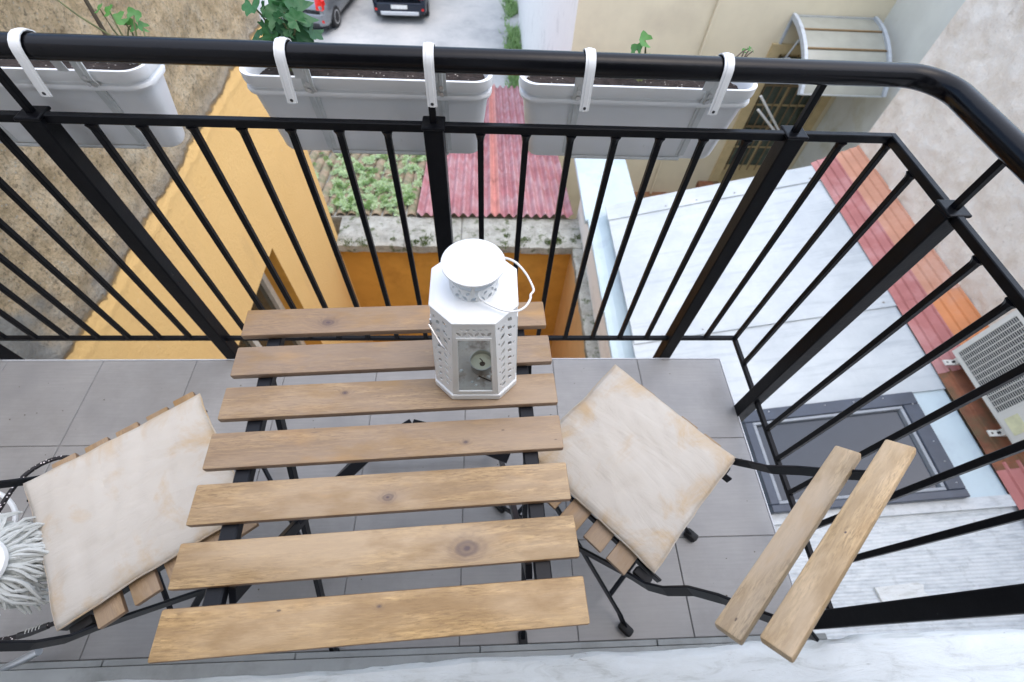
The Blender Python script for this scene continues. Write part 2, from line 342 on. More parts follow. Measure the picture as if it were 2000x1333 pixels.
# ------------------------------------------------------------------ mesh helpers
class MB:
    def __init__(s): s.v = []; s.f = []; s.mi = []
    def add(s, vs, fs, mi=0):
        o = len(s.v); s.v += [tuple(v) for v in vs]; s.f += [tuple(i + o for i in f) for f in fs]; s.mi += [mi] * len(fs); return s
    def box(s, lo, hi, mi=0, M4=None):
        x0, y0, z0 = lo; x1, y1, z1 = hi
        vs = [Vector(p) for p in ((x0, y0, z0), (x1, y0, z0), (x1, y1, z0), (x0, y1, z0), (x0, y0, z1), (x1, y0, z1), (x1, y1, z1), (x0, y1, z1))]
        if M4 is not None: vs = [M4 @ v for v in vs]
        return s.add(vs, [(0, 3, 2, 1), (4, 5, 6, 7), (0, 1, 5, 4), (1, 2, 6, 5), (2, 3, 7, 6), (3, 0, 4, 7)], mi)
    def quad(s, a, b, c_, d, mi=0): return s.add([a, b, c_, d], [(0, 1, 2, 3)], mi)
    def sweep(s, path, sec, up=(0, 0, 1), closed=False, mi=0):
        """sweep a 2-D section (list of (a,b)) along path; a is sideways, b along up"""
        P = [Vector(p) for p in path]; n = len(P); k = len(sec); up = Vector(up); vs = []; fs = []
        for i in range(n):
            if closed: d = P[(i + 1) % n] - P[i - 1]
            else: d = P[min(i + 1, n - 1)] - P[max(i - 1, 0)]
            d.normalize(); u = up
            if abs(d.dot(u)) > .98: u = Vector((0, 1, 0)) if abs(d.y) < .9 else Vector((1, 0, 0))
            a = d.cross(u).normalized(); b = a.cross(d).normalized()
            vs += [P[i] + a * q[0] + b * q[1] for q in sec]
        rng = n if closed else n - 1
        for i in range(rng):
            for j in range(k):
                fs.append((i * k + j, i * k + (j + 1) % k, ((i + 1) % n) * k + (j + 1) % k, ((i + 1) % n) * k + j))
        if not closed:
            fs.append(tuple(reversed(range(k)))); fs.append(tuple((n - 1) * k + j for j in range(k)))
        return s.add(vs, fs, mi)
    def tube(s, path, r, k=8, closed=False, mi=0, up=(0, 0, 1)):
        return s.sweep(path, [(r * math.cos(2 * math.pi * j / k), r * math.sin(2 * math.pi * j / k)) for j in range(k)], up, closed, mi)
    def taper(s, path, radii, k=6, mi=0):
        o = len(s.v); s.tube(path, 1.0, k, mi=mi)
        P = [Vector(p) for p in path]
        for i, r in enumerate(radii):
            for j in range(k):
                q = Vector(s.v[o + i * k + j]); s.v[o + i * k + j] = tuple(P[i] + (q - P[i]) * r)
        return s
    def flat(s, path, w, th, up=(0, 0, 1), mi=0):
        return s.sweep(path, [(-w / 2, -th / 2), (w / 2, -th / 2), (w / 2, th / 2), (-w / 2, th / 2)], up, False, mi)
    def loft(s, rings, cap0=True, cap1=True, mi=0):
        k = len(rings[0]); o = []; fs = []
        for r_ in rings: o += list(r_)
        for i in range(len(rings) - 1):
            for j in range(k):
                fs.append((i * k + j, i * k + (j + 1) % k, (i + 1) * k + (j + 1) % k, (i + 1) * k + j))
        if cap0: fs.append(tuple(reversed(range(k))))
        if cap1: fs.append(tuple((len(rings) - 1) * k + j for j in range(k)))
        return s.add(o, fs, mi)
    def grid(s, fn, nu, nv, mi=0):
        vs = [fn(i / nu, j / nv) for j in range(nv + 1) for i in range(nu + 1)]
        fs = [(j * (nu + 1) + i, j * (nu + 1) + i + 1, (j + 1) * (nu + 1) + i + 1, (j + 1) * (nu + 1) + i) for j in range(nv) for i in range(nu)]
        return s.add(vs, fs, mi)
    def mesh(s, name, mats, smooth=False, bevel=0, segs=2, fixn=True):
        me = bpy.data.meshes.new(name); me.from_pydata(s.v, [], s.f)
        for mm in (mats if isinstance(mats, (list, tuple)) else [mats]): me.materials.append(mm)
        me.polygons.foreach_set('material_index', s.mi)
        bm = bmesh.new(); bm.from_mesh(me)
        if fixn: bmesh.ops.recalc_face_normals(bm, faces=bm.faces)
        if bevel: bmesh.ops.bevel(bm, geom=[e for e in bm.edges if len(e.link_faces) == 2 and e.calc_face_angle(0) > .5], offset=bevel, segments=segs, affect='EDGES', profile=.5)
        bm.to_mesh(me); bm.free()
        if smooth:
            me.polygons.foreach_set('use_smooth', [True] * len(me.polygons))
            try: me.set_sharp_from_angle(angle=R(38))
            except Exception: pass
        me.update(); return me

def link(name, me, parent=None, loc=(0, 0, 0), rot=(0, 0, 0)):
    o = bpy.data.objects.new(name, me); COL.objects.link(o); o.location = loc; o.rotation_euler = rot
    if parent is not None: o.parent = parent
    return o
def tag(o, label=None, cat=None, group=None, kind=None):
    if label: o['label'] = label
    if cat: o['category'] = cat
    if group: o['group'] = group
    if kind: o['kind'] = kind
    return o
BASE = {}
def thing(name, label, cat, loc=(0, 0, 0), rz=0, group=None):
    o = link(name, None, None, loc, (0, 0, rz)); o.empty_display_size = .1
    BASE[o.name] = Vector(loc)
    return tag(o, label, cat, group)
def root_base(o):
    while o.parent is not None: o = o.parent
    return BASE.get(o.name, Vector((0, 0, 0)))
def wpart(name, mb, mat, parent, smooth=False, bevel=0, segs=2):
    """part given in world coordinates under an unrotated thing"""
    b_ = root_base(parent); mb.v = [tuple(Vector(v) - b_) for v in mb.v]
    return link(name, mb.mesh(name, mat, smooth, bevel, segs), parent)
def lpart(name, mb, mat, parent, smooth=False, bevel=0, segs=2, loc=(0, 0, 0), rot=(0, 0, 0)):
    return link(name, mb.mesh(name, mat, smooth, bevel, segs), parent, loc, rot)
def struct(name, mb, mat, smooth=False):
    return tag(link(name, mb.mesh(name, mat, smooth)), kind='structure')
def rrect(cx, cy, w, d, r, z, n=5):
    pts = []
    for k, (sx, sy) in enumerate(((1, 1), (-1, 1), (-1, -1), (1, -1))):
        for i in range(n + 1):
            a = math.pi / 2 * (k + i / n)
            pts.append((cx + sx * (w / 2 - r) + r * math.cos(a), cy + sy * (d / 2 - r) + r * math.sin(a), z))
    return pts
def ring(cx, cy, r, z, n=24): return [(cx + r * math.cos(2 * math.pi * i / n), cy + r * math.sin(2 * math.pi * i / n), z) for i in range(n)]
def nz(x, y, z, s=1.0): return noise.fractal(Vector((x * s, y * s, z * s)), 1.0, 2.0, 4)

# ------------------------------------------------------------------ ground
GZ = -6.0
struct('ground', MB().quad((-250, -60, GZ), (250, -60, GZ), (250, 400, GZ), (-250, 400, GZ)), M['ground'])

# ------------------------------------------------------------------ balcony floor with tiles
fl = MB().box((-2.6, -.10, -.22), (.852, .870, -.012))
floor = struct('balcony_floor', fl, M['concrete'])
link('grout_bed', MB().box((-2.6, -.04, -.012), (.842, .860, -.003)).mesh('grout_bed', M['grout']), floor)
xs = [.843 - .303 * k for k in range(11)]; ysl = [.861, .561, .261, .018]
g = .0011; tm = {}
for j in range(3):
    for i in range(10):
        x1, x0 = xs[i] - g, xs[i + 1] + g; y1, y0 = ysl[j] - g, ysl[j + 1] + g
        key = round(y1 - y0, 3)
        if key not in tm: tm[key] = MB().box((-(x1 - x0) / 2, -(y1 - y0) / 2, -.009), ((x1 - x0) / 2, (y1 - y0) / 2, 0)).mesh('tile', M['tile'], False, .0012, 1)
        link('tile', tm[key], floor, ((x0 + x1) / 2, (y0 + y1) / 2, random.uniform(-.0006, .0006)))
link('edge_trim', MB().box((-2.6, .8615, -.05), (.8435, .8655, -.0005)).mesh('edge_trim', M['trim']), floor)
link('edge_trim', MB().box((.8437, -.02, -.05), (.8475, .8655, -.0005)).mesh('edge_trim', M['trim']), floor)

# ------------------------------------------------------------------ own house: facade, ledge, skirting
hs = thing('house_facade', 'pale house front with an eroded white stone ledge along the balcony', 'house', (0, -.2, GZ))
w = MB()
w.box((-2.6, -.5, GZ), (5.2, -.02, .0)); w.box((-2.6, -.5, .1), (-.9, -.13, 2.25)); w.box((.9, -.5, .1), (5.2, -.13, 2.25)); w.box((-.9, -.5, 2.1), (.9, -.13, 2.25))
wpart('wall', w, M['white_wall'], hs)
def ledge(u, v_):
    x = -2.6 + 7.8 * u
    prof = [(-.014, .002), (-.010, .06), (-.013, .085), (-.022, .097), (-.05, .103), (-.09, .105), (-.128, .107)]
    q = v_ * 6; i = min(int(q), 5); f = q - i
    y = prof[i][0] * (1 - f) + prof[i + 1][0] * f; z = prof[i][1] * (1 - f) + prof[i + 1][1] * f
    e = nz(x, 3.3, z, 3.2) * .012 + nz(x, 1.3, z * 3, 14) * .004
    y += .004 + e * (1 - v_ * .6) + (x * .013 if x < 1.0 else .013) + (.004 if x > .9 else 0); z += nz(x, y * 4, 7.7, 9) * .004
    return (x, min(y, .012), z)
wpart('stone_ledge', MB().grid(ledge, 420, 12), M['stone'], hs, True)
wpart('mortar_bed', MB().box((-2.6, -.3, .0), (.855, .0028, .082)), M['skirting'], hs)
for k in range(8):
    x1 = .846 - k * .43; x0 = x1 - .428
    wpart('skirting_tile', MB().box((x0, .0035, .0005), (x1, .0165, .072 + random.uniform(-.002, .002))), M['skirting'], hs, False, .0015, 1)
dr = wpart('door', MB().box((-.9, -.40, .1), (.9, -.36, 2.1)), M['door_wood'], hs)
for sx in (-1, 1):
    wpart('door_pane', MB().box((sx * .45 - .3, -.362, .7), (sx * .45 + .3, -.355, 2.0)), M['win_glass'], dr)

# ------------------------------------------------------------------ left wing: rough render above, orange paint below
WX = -1.85; WY = 4.43
lw = thing('orange_side_wing', 'tall side wall, rough brown render above and orange paint below', 'building', (-3, 2, GZ))
def wallgrid(y0, y1, z0, z1, nu, nv):
    def f(u, v_):
        y = y0 + (y1 - y0) * u; z = z0 + (z1 - z0) * v_
        rough = max(0.0, min(1.0, (z + .47) / .06))
        d = nz(y, z, 1.7, 6) * .022 * rough + nz(y, z, 5.1, 22) * .006 * rough + nz(y, z, 2.2, 1.5) * .006
        lip = math.exp(-((z + .53 + nz(y, 0, 0, 4) * .03) / .02) ** 2) * .005
        d += lip
        if u in (0, 1) or v_ in (0, 1): d = 0
        return (WX + d, y, z)
    return MB().grid(f, nu, nv)
wl = wallgrid(-.5, WY, -1.64, 1.5, 220, 180)
wl.quad((WX, 3.0, GZ), (WX, WY, GZ), (WX, WY, -1.64), (WX, 3.0, -1.64))
wl.quad((WX, -.5, GZ), (WX, 1.75, GZ), (WX, 1.75, -1.64), (WX, -.5, -1.64))
wl.quad((WX, 1.75, GZ), (WX, 3.0, GZ), (WX, 3.0, -3.35), (WX, 1.75, -3.35))
wpart('wall', wl, M['tan_orange'], lw, True)
wpart('end_wall', MB().quad((WX, WY, GZ), (-6, WY, GZ), (-6, WY, 1.5), (WX, WY, 1.5)).quad((-6, WY, GZ), (-6, -.5, GZ), (-6, -.5, 1.5), (-6, WY, 1.5)).quad((WX, -.5, 1.5), (WX, WY, 1.5), (-6, WY, 1.5), (-6, -.5, 1.5)), M['orange_pale'], lw)
rv = MB(); D = .20
for a, b_ in (((1.75, -3.35), (3.0, -3.35)), ((3.0, -3.35), (3.0, -1.64)), ((3.0, -1.64), (1.75, -1.64)), ((1.75, -1.64), (1.75, -3.35))):
    rv.quad((WX, *a), (WX, *b_), (WX - D, *b_), (WX - D, *a))
wi = wpart('window_reveal', rv, M['orange'], lw)
wpart('window_pane', MB().box((WX - D - .05, 1.75, -3.35), (WX - D - .03, 3.0, -1.64)), M['win_glass'], wi)
fr_ = MB()
for (y0, y1, z0, z1) in ((1.75, 3.0, -1.70, -1.64), (1.75, 3.0, -3.35, -3.28), (2.93, 3.0, -3.28, -1.70), (1.75, 1.82, -3.28, -1.70), (2.35, 2.41, -3.28, -1.70)):
    fr_.box((WX - D - .03, y0 + .001, z0), (WX - D + .012, y1 - .001, z1))
wpart('window_frame', fr_, M['win_frame'], wi)

# ------------------------------------------------------------------ courtyard wall with mossy coping
cw = thing('courtyard_wall', 'orange courtyard wall capped with mossy grey concrete below the balcony', 'wall', (0, 4.5, GZ))
wpart('front_face', MB().box((WX, 4.36, GZ), (1.12, 4.78, -2.99)), M['orange'], cw)
wpart('side_face', MB().box((1.12, .0, GZ), (1.235, 4.78, -2.97)), M['orange_pale'], cw)
def slab(x0, x1, y0, y1, zt, th, nu, nv, amp=.012):
    mb = MB()
    def top(u, v_):
        x = x0 + (x1 - x0) * u; y = y0 + (y1 - y0) * v_
        z = zt + nz(x, y, 1, 5) * amp
        if u in (0, 1): x += nz(x, y, 3, 7) * .012; z -= .012
        if v_ in (0, 1): y += nz(x, y, 5, 7) * .015; z -= .012
        return (x, y, z)
    mb.grid(top, nu, nv)
    n = (nu + 1); idx = [i for i in range(n)] + [n * (j + 1) - 1 for j in range(1, nv + 1)] + [n * nv + i for i in range(nu - 1, -1, -1)] + [n * j for j in range(nv - 1, 0, -1)]
    o = len(mb.v)
    for i in idx: q = mb.v[i]; mb.v.append((q[0], q[1], zt - th))
    for k in range(len(idx)):
        k2 = (k + 1) % len(idx); mb.f.append((idx[k], o + k, o + k2, idx[k2])); mb.mi.append(0)
    mb.f.append(tuple(range(o, o + len(idx)))); mb.mi.append(0)
    return mb
cx_ = [WX, -1.02, -.30, .45, 1.39]
for a, b_ in zip(cx_[:-1], cx_[1:]):
    wpart('coping_slab', slab(a + .002, b_ - .006, 4.27 + random.uniform(-.01, .01), 4.80, -2.86 + random.uniform(-.01, .01), .125, 24, 16), M['moss_concrete'], cw, True)
cyl = [.2, 1.35, 2.3, 3.2, 4.262]
for a, b_ in zip(cyl[:-1], cyl[1:]):
    wpart('coping_slab', slab(1.105, 1.40, a + .003, b_ - .005, -2.86 + random.uniform(-.008, .008), .105, 12, 26), M['moss_concrete'], cw, True)
ms = MB()
def moss_tuft(mb, x, y, z, r, n, h):
    for _ in range(n):
        a = random.uniform(0, 6.28); q = r * math.sqrt(random.random()); px, py = x + q * math.cos(a), y + q * math.sin(a)
        l_ = random.uniform(.5, 1) * h; b2 = random.uniform(0, 6.28); wv_ = l_ * .45
        dx, dy = math.cos(b2), math.sin(b2); lean = random.uniform(.2, .9) * l_
        mb.add([(px - dy * wv_ / 2, py + dx * wv_ / 2, z), (px + dy * wv_ / 2, py - dx * wv_ / 2, z), (px + dx * lean, py + dy * lean, z + l_)], [(0, 1, 2)])
for _ in range(42):
    if random.random() < .6: x, y = random.uniform(WX, 1.3), 4.28 + abs(random.gauss(0, .08))
    else: x, y = random.uniform(1.28, 1.39), random.uniform(1.5, 4.3)
    moss_tuft(ms, x, y, -2.862, random.uniform(.03, .10), 70, .03)
tag(wpart('moss', ms, M['moss'], cw), kind='stuff')

# ------------------------------------------------------------------ tiled lean-to roof with succulents
SL = math.tan(R(11)); RY0, RZ0 = 4.79, -2.825
def rz(y): return RZ0 - SL * (y - RY0)
tr_ = thing('clay_tile_roof', 'old clay barrel tile roof overgrown with pale succulents', 'roof', (-1.4, 5, GZ))
wpart('roof_deck', MB().add([(WX - 1.3, RY0, rz(RY0) - .06), (-.90, RY0, rz(RY0) - .06), (-.90, 9.0, rz(9.0) - .06), (WX - 1.3, 9.0, rz(9.0) - .06), (WX - 1.3, RY0, GZ), (-.90, RY0, GZ), (-.90, 9.0, GZ), (WX - 1.3, 9.0, GZ)],
      [(0, 1, 2, 3), (0, 1, 5, 4), (1, 2, 6, 5), (2, 3, 7, 6), (3, 0, 4, 7)]), M['moss_concrete'], tr_)
tb = MB(); n = 8
for yy, r_, zo in ((0, .066, .0), (.42, .056, -.0)):
    pass
rings_o = [[(r_ * math.cos(math.pi * i / n), yy, r_ * .8 * math.sin(math.pi * i / n)) for i in range(n + 1)] + [((r_ - .012) * math.cos(math.pi * i / n), yy, (r_ - .012) * .8 * math.sin(math.pi * i / n)) for i in range(n, -1, -1)] for yy, r_ in ((0, .060), (.42, .070))]
tile_me = tb.loft(rings_o).mesh('barrel_tile', M['clay'], True)
for i in range(14):
    for j in range(12):
        x = -.97 - i * .152; y = RY0 + .02 + j * .36
        link('barrel_tile', tile_me, tr_, Vector((x + random.uniform(-.008, .008), y, rz(y) - .05 + .012 * (j % 2))) - BASE[tr_.name], (-R(11) + random.uniform(-.02, .02), random.uniform(-.06, .06), random.uniform(-.05, .05)))
sc = MB()
def rosette(mb, x, y, z, r, nl, mi=0):
    tilt = (random.gauss(0, .25), random.gauss(0, .25)); ph = random.uniform(0, 6.28)
    for lay, (rr, hh, k) in enumerate(((1, .15, nl), (.62, .4, nl - 2))):
        for i in range(k):
            a = ph + lay * .4 + 2 * math.pi * i / k + random.uniform(-.15, .15); q = r * rr * random.uniform(.8, 1.15)
            ca, sa = math.cos(a), math.sin(a); wd = q * .22
            def P(d, side, h): px, py = ca * d - sa * side, sa * d + ca * side; return (x + px, y + py, z + h + tilt[0] * px + tilt[1] * py)
            mb.add([P(q * .1, 0, r * .08), P(q * .6, wd, r * hh * .8), P(q, 0, r * hh * 1.3), P(q * .6, -wd, r * hh * .8), P(q * .6, 0, r * hh * .55)], [(0, 4, 1), (1, 4, 2), (2, 4, 3), (3, 4, 0)], mi)
cl = [(-1.75, 4.95), (-1.55, 5.05), (-1.62, 5.3), (-1.3, 5.0), (-1.12, 5.15), (-1.42, 5.55), (-1.72, 5.7), (-1.0, 5.6), (-1.2, 6.1), (-1.6, 6.3), (-1.8, 6.7), (-1.05, 6.5), (-1.9, 6.0), (-1.22, 5.4), (-1.75, 5.1), (-1.98, 5.3), (-2.05, 5.9), (-2.2, 6.4), (-2.3, 7.0)]
for _ in range(430):
    if random.random() < .85:
        q = random.choice(cl); x, y = q[0] + random.gauss(0, .10), q[1] + random.gauss(0, .15)
    else: x, y = random.uniform(-2.8, -.95), random.uniform(4.85, 8.2)
    if x > -.93 or y < 4.80 or (x < WX + .04 and y < WY + .05): continue
    rosette(sc, x, y, rz(y) + random.uniform(-.01, .035), random.uniform(.038, .082), 8, random.choice((0, 0, 0, 1)))
tag(wpart('succulents', sc, [M['succulent'], M['succulent_dark']], tr_), kind='stuff')

# ------------------------------------------------------------------ red corrugated roof
rr_ = thing('red_corrugated_roof', 'faded pink red corrugated roof sheets beyond the mossy coping', 'roof', (.1, 5, GZ))
PX = 2.02 / 17
def corr(x0, x1, y0, y1, dz, amp=.032):
    k = max(6, int(round((x1 - x0) / PX * 10)))
    mb = MB()
    for th in (0, -.004):
        mb.grid(lambda u, v_: (x0 + (x1 - x0) * u, y0 + (y1 - y0) * v_, rz(y0 + (y1 - y0) * v_) + dz + th + amp * math.cos(2 * math.pi * (x0 + (x1 - x0) * u + .88) / PX)), k, 4)
    return mb
for (x0, x1, y0, y1, dz, mk) in ((-.88, .16, 4.77, 6.35, .022, 'red_corr'), (.10, 1.15, 4.76, 6.30, .031, 'red_corr'), (-.88, .16, 6.22, 9.75, .008, 'red_corr'), (.10, 1.15, 6.20, 9.75, .015, 'red_corr'), (.07, .19, 4.76, 5.75, .040, 'salmon_corr'), (.07, .19, 5.70, 9.75, .046, 'salmon_corr')):
    wpart('corrugated_sheet', corr(x0, x1, y0, y1, dz), M[mk], rr_, True)
wpart('shed_wall', MB().box((-.86, 4.9, GZ), (1.10, 9.6, -3.95)), M['moss_concrete'], rr_)
wpart('gable_wall', MB().add([(-.86, 4.9, GZ), (1.12, 4.9, GZ), (1.12, 9.6, GZ), (-.86, 9.6, GZ), (-.86, 4.9, rz(4.9) - .03), (1.12, 4.9, rz(4.9) - .03), (1.12, 9.6, rz(9.6) - .03), (-.86, 9.6, rz(9.6) - .03)], [(0, 1, 5, 4), (1, 2, 6, 5), (2, 3, 7, 6), (3, 0, 4, 7)]), M['cream'], rr_)

# ------------------------------------------------------------------ grass strip by the cream building
gr = MB()
for _ in range(6500):
    y = random.uniform(9.8, 30); x = random.gauss(.98 if y > 12 else .6, .14 if y > 12 else .5)
    if x > 1.15 or x < -.9 or nz(x, y, 4, .9) < -.42: continue
    h = random.uniform(.06, .24) * (1 + .6 * nz(x, y, 0, .8)); a = random.uniform(0, 6.28); wd = random.uniform(.015, .04); dx, dy = math.cos(a), math.sin(a)
    gr.add([(x - dy * wd, y + dx * wd, GZ), (x + dy * wd, y - dx * wd, GZ), (x + dx * h * .8, y + dy * h * .8, GZ + h)], [(0, 1, 2)])
tag(link('grass', gr.mesh('grass', M['grass'])), 'green weeds growing along the foot of the white wall', 'grass', kind='stuff')

# ------------------------------------------------------------------ annex with white sheet roof
def ez(x): return -2.25 + .279 * (x - 1.4)
an = thing('white_roof_annex', 'low annex with white sheet metal roof and pale gutter beside the balcony', 'building', (2.4, 2, GZ))
wpart('wall', MB().box((1.42, -.02, GZ), (3.9, 4.28, -2.42)), M['cream'], an)
wpart('gutter_wall', MB().box((1.237, .0, GZ), (1.418, 4.9, -2.50)), M['white_wall'], an)
gp = [(1.225, -2.46), (1.245, -2.475), (1.30, -2.485), (1.36, -2.47), (1.40, -2.44), (1.425, -2.40), (1.44, -2.43), (1.462, -2.43), (1.466, -2.36), (1.425, -2.375), (1.39, -2.40), (1.35, -2.43), (1.30, -2.445), (1.25, -2.44), (1.228, -2.425)]
for (y0, y1) in ((0, 1.9), (1.895, 3.1), (3.095, 4.32)):
    wpart('gutter', MB().loft([[(x, y0, z + .004 * (y0 > 1 and y0 < 2)) for x, z in gp], [(x, y1, z + .004 * (y0 > 1 and y0 < 2)) for x, z in gp]]), M['pale_metal'], an, False, .004, 1)
wpart('metal_flat_sheet', MB().box((1.20, 4.30, -2.50), (1.89, 5.55, -2.44)), M['pale_metal'], an, False, .006, 1)
def rsheet(x0, x1, y0, y1, dz, th=.012, wob=.006):
    mb = MB()
    def top(u, v_):
        x = x0 + (x1 - x0) * u; y = y0 + (y1 - y0) * v_; return (x, y, ez(x) + dz + nz(x, y, 2, 1.5) * wob)
    mb.grid(top, 30, 14)
    n = 31; nv = 14; idx = [i for i in range(n)] + [n * (j + 1) - 1 for j in range(1, nv + 1)] + [n * nv + i for i in range(29, -1, -1)] + [n * j for j in range(nv - 1, 0, -1)]
    o = len(mb.v)
    for i in idx: q = mb.v[i]; mb.v.append((q[0], q[1], q[2] - th))
    for k in range(len(idx)):
        k2 = (k + 1) % len(idx); mb.f.append((idx[k], o + k, o + k2, idx[k2])); mb.mi.append(0)
    return mb
wpart('roof_sheet', rsheet(1.40, 3.565, 4.08, 4.32, .016), M['white_metal'], an, True)
wpart('roof_sheet', rsheet(1.41, 3.56, 2.40, 4.095, .0), M['white_metal'], an, True)
wpart('roof_sheet', rsheet(1.40, 3.56, 1.60, 2.44, -.016), M['white_metal'], an, True)
wpart('roof_sheet', rsheet(1.40, 2.10, .74, 1.615, -.030), M['pale_metal'], an, True)
wpart('roof_sheet', rsheet(3.27, 3.56, .74, 1.615, -.034), M['pale_metal'], an, True)
wpart('lead_strip', rsheet(1.75, 3.57, .715, .79, -.012, .03, .004), M['rib_sheet'], an, True)
def ribs(u, v_):
    x = 1.0 + 2.58 * u; y = -.02 + .745 * v_
    return (x, y, ez(x) - .045 + .0016 * math.sin(2 * math.pi * y / .022))
wpart('ribbed_sheet', MB().grid(ribs, 6, 300), M['rib_sheet'], an, True)
for (y, dz) in ((4.09, .018), (2.415, .002)):
    for k in range(6):
        x = 1.65 + k * .36 + random.uniform(-.03, .03)
        wpart('roof_screw', MB().loft([ring(x, y + .035, .010, ez(x) + dz - .004, 8), ring(x, y + .035, .007, ez(x) + dz + .008, 8)]), M['steel'], an)
# skylight
sk = thing('roof_skylight', 'square skylight with slate blue frame set in the white roof', 'skylight', (2.69, 1.18, ez(2.69)))
X0, X1, Y0, Y1 = 2.08, 3.29, .785, 1.585
def skbox(mb, x0, x1, y0, y1, lo, hi):
    vs = [(x, y, ez(x) + h) for h in (lo, hi) for (x, y) in ((x0, y0), (x1, y0), (x1, y1), (x0, y1))]
    return mb.add(vs, [(0, 3, 2, 1), (4, 5, 6, 7), (0, 1, 5, 4), (1, 2, 6, 5), (2, 3, 7, 6), (3, 0, 4, 7)])
for (a, b_, c_, d) in ((X0, X1, Y1 - .10, Y1), (X0, X1, Y0, Y0 + .055), (X0, X0 + .06, Y0 + .056, Y1 - .101), (X1 - .105, X1, Y0 + .056, Y1 - .101)):
    wpart('frame', skbox(MB(), a, b_, c_, d, -.05, .045), M['sky_frame'], sk, False, .005, 1)
for (a, b_, c_, d) in ((X0 + .062, X1 - .107, Y1 - .125, Y1 - .103), (X0 + .062, X1 - .107, Y0 + .058, Y0 + .08), (X0 + .062, X0 + .084, Y0 + .081, Y1 - .126), (X1 - .129, X1 - .107, Y0 + .081, Y1 - .126)):
    wpart('glazing_bead', skbox(MB(), a, b_, c_, d, -.03, .036), M['bead'], sk, False, .002, 1)
wpart('pane', skbox(MB(), X0 + .085, X1 - .13, Y0 + .081, Y1 - .126, -.005, .004), M['skylight_glass'], sk)
for k in range(5):
    for (x, y) in ((X1 - .04, Y0 + .1 + k * .15), (X0 + .2 + k * .2, Y1 - .03)):
        wpart('frame_screw', MB().loft([ring(x, y, .006, ez(x) + .043, 6), ring(x, y, .004, ez(x) + .049, 6)]), M['alu'], sk)
# broken tile on the ribbed sheet
bt = MB(); pts = [(2.57, .20), (2.56, .285), (2.80, .30), (2.835, .285), (2.82, .25), (2.84, .215), (2.79, .195), (2.77, .21), (2.70, .19)]
bt.loft([[(x, y, ez(x) - .040) for x, y in pts], [(x, y, ez(x) - .022) for x, y in pts]])
tag(link('broken_tile', bt.mesh('broken_tile', M['stone'])), 'broken pale tile fragment lying on the ribbed roof sheet', 'tile')

# ------------------------------------------------------------------ red and orange flashing sheet
fs_ = thing('ribbed_flashing', 'red and orange ribbed metal flashing along the foot of the stucco wall', 'flashing', (3.75, 2, ez(3.75)))
def flash(x0, x1, y0, y1, dz, nr):
    prof = []
    for k in range(nr):
        w_ = (x1 - x0) / nr; xa = x0 + k * w_
        prof += [(xa, 0), (xa + w_ * .70, 0), (xa + w_ * .78, .012), (xa + w_ * .90, .012), (xa + w_ * .98, 0)]
    prof.append((x1, 0))
    fz = lambda x: -1.645 + .54 * (x - 3.56)
    mb = MB(); n = len(prof)
    vs = [(x, y, fz(x) + z + dz + (0.004 if i else 0)) for i, y in enumerate((y0, y1)) for x, z in prof]
    return mb.add(vs, [(i, i + 1, n + i + 1, n + i) for i in range(n - 1)])
for (a, b_, c_, d, dz, mk, nr) in ((3.55, 3.75, 2.42, 4.36, .012, 'red_sheet', 3), (3.75, 3.95, 2.42, 4.36, .014, 'orange_faded', 3), (3.55, 3.75, 1.72, 2.45, .004, 'red_sheet', 3), (3.75, 3.95, 1.72, 2.45, .006, 'orange_sheet', 3), (3.55, 3.95, .95, 1.75, -.004, 'rust', 5), (3.55, 3.95, -.1, 1.0, -.010, 'red_sheet', 6)):
    wpart('sheet', flash(a, b_, c_, d, dz, nr), M[mk], fs_)

# ------------------------------------------------------------------ stucco wall on the right
sw = thing('stucco_wall', 'rough cream white stucco wall rising at the right', 'wall', (4.2, 2, GZ))
def sg(u, v_):
    y = -.5 + 4.86 * u; z = -1.9 + 2.5 * v_
    d = nz(y, z, 3.1, 5) * .018 + nz(y, z, 9.1, 20) * .005 if 0 < u < 1 and 0 < v_ < 1 else 0
    return (3.95 - d, y, z)
mb = MB().grid(sg, 200, 110)
mb.quad((3.95, 4.36, GZ), (5.26, 4.36, GZ), (5.26, 4.36, .6), (3.95, 4.36, .6)); mb.quad((3.95, -.5, GZ), (3.95, 4.36, GZ), (3.95, 4.36, -1.9), (3.95, -.5, -1.9)); mb.quad((3.95, -.5, .6), (3.95, 4.36, .6), (5.26, 4.36, .6), (5.26, -.5, .6))
wpart('wall_face', mb, M['stucco'], sw, True)

# ------------------------------------------------------------------ air conditioner
ac = thing('air_conditioner', 'off white outdoor air conditioner unit on the red flashing', 'air conditioner', (3.75, 1.45, -1.55))
AX, AY0, AY1, AZ0, AZ1 = 3.60, 1.06, 1.84, -1.50, -.95
wpart('casing', MB().box((AX + .012, AY0, AZ0), (3.89, AY1, AZ1)), M['ac_white'], ac, True, .018, 3)
fp = MB()
GY0, GY1, GZ0, GZ1 = 1.30, 1.80, AZ0 + .035, AZ1 - .04
for (y0, y1, z0, z1) in ((AY0 + .004, GY0, AZ0 + .004, AZ1 - .004), (GY1, AY1 - .004, AZ0 + .004, AZ1 - .004), (GY0, GY1, AZ0 + .004, GZ0), (GY0, GY1, GZ1, AZ1 - .004)):
    fp.box((AX, y0, z0), (AX + .016, y1, z1))
wpart('front_panel', fp, M['ac_white'], ac, False)
wpart('fan_recess', MB().box((AX + .0105, GY0, GZ0), (AX + .0119, GY1, GZ1)), M['ac_dark'], ac)
gm_ = MB()
for k in range(1, 30): gm_.box((AX + .003, GY0, GZ0 + k * (GZ1 - GZ0) / 30 - .0016), (AX + .0055, GY1, GZ0 + k * (GZ1 - GZ0) / 30 + .0016))
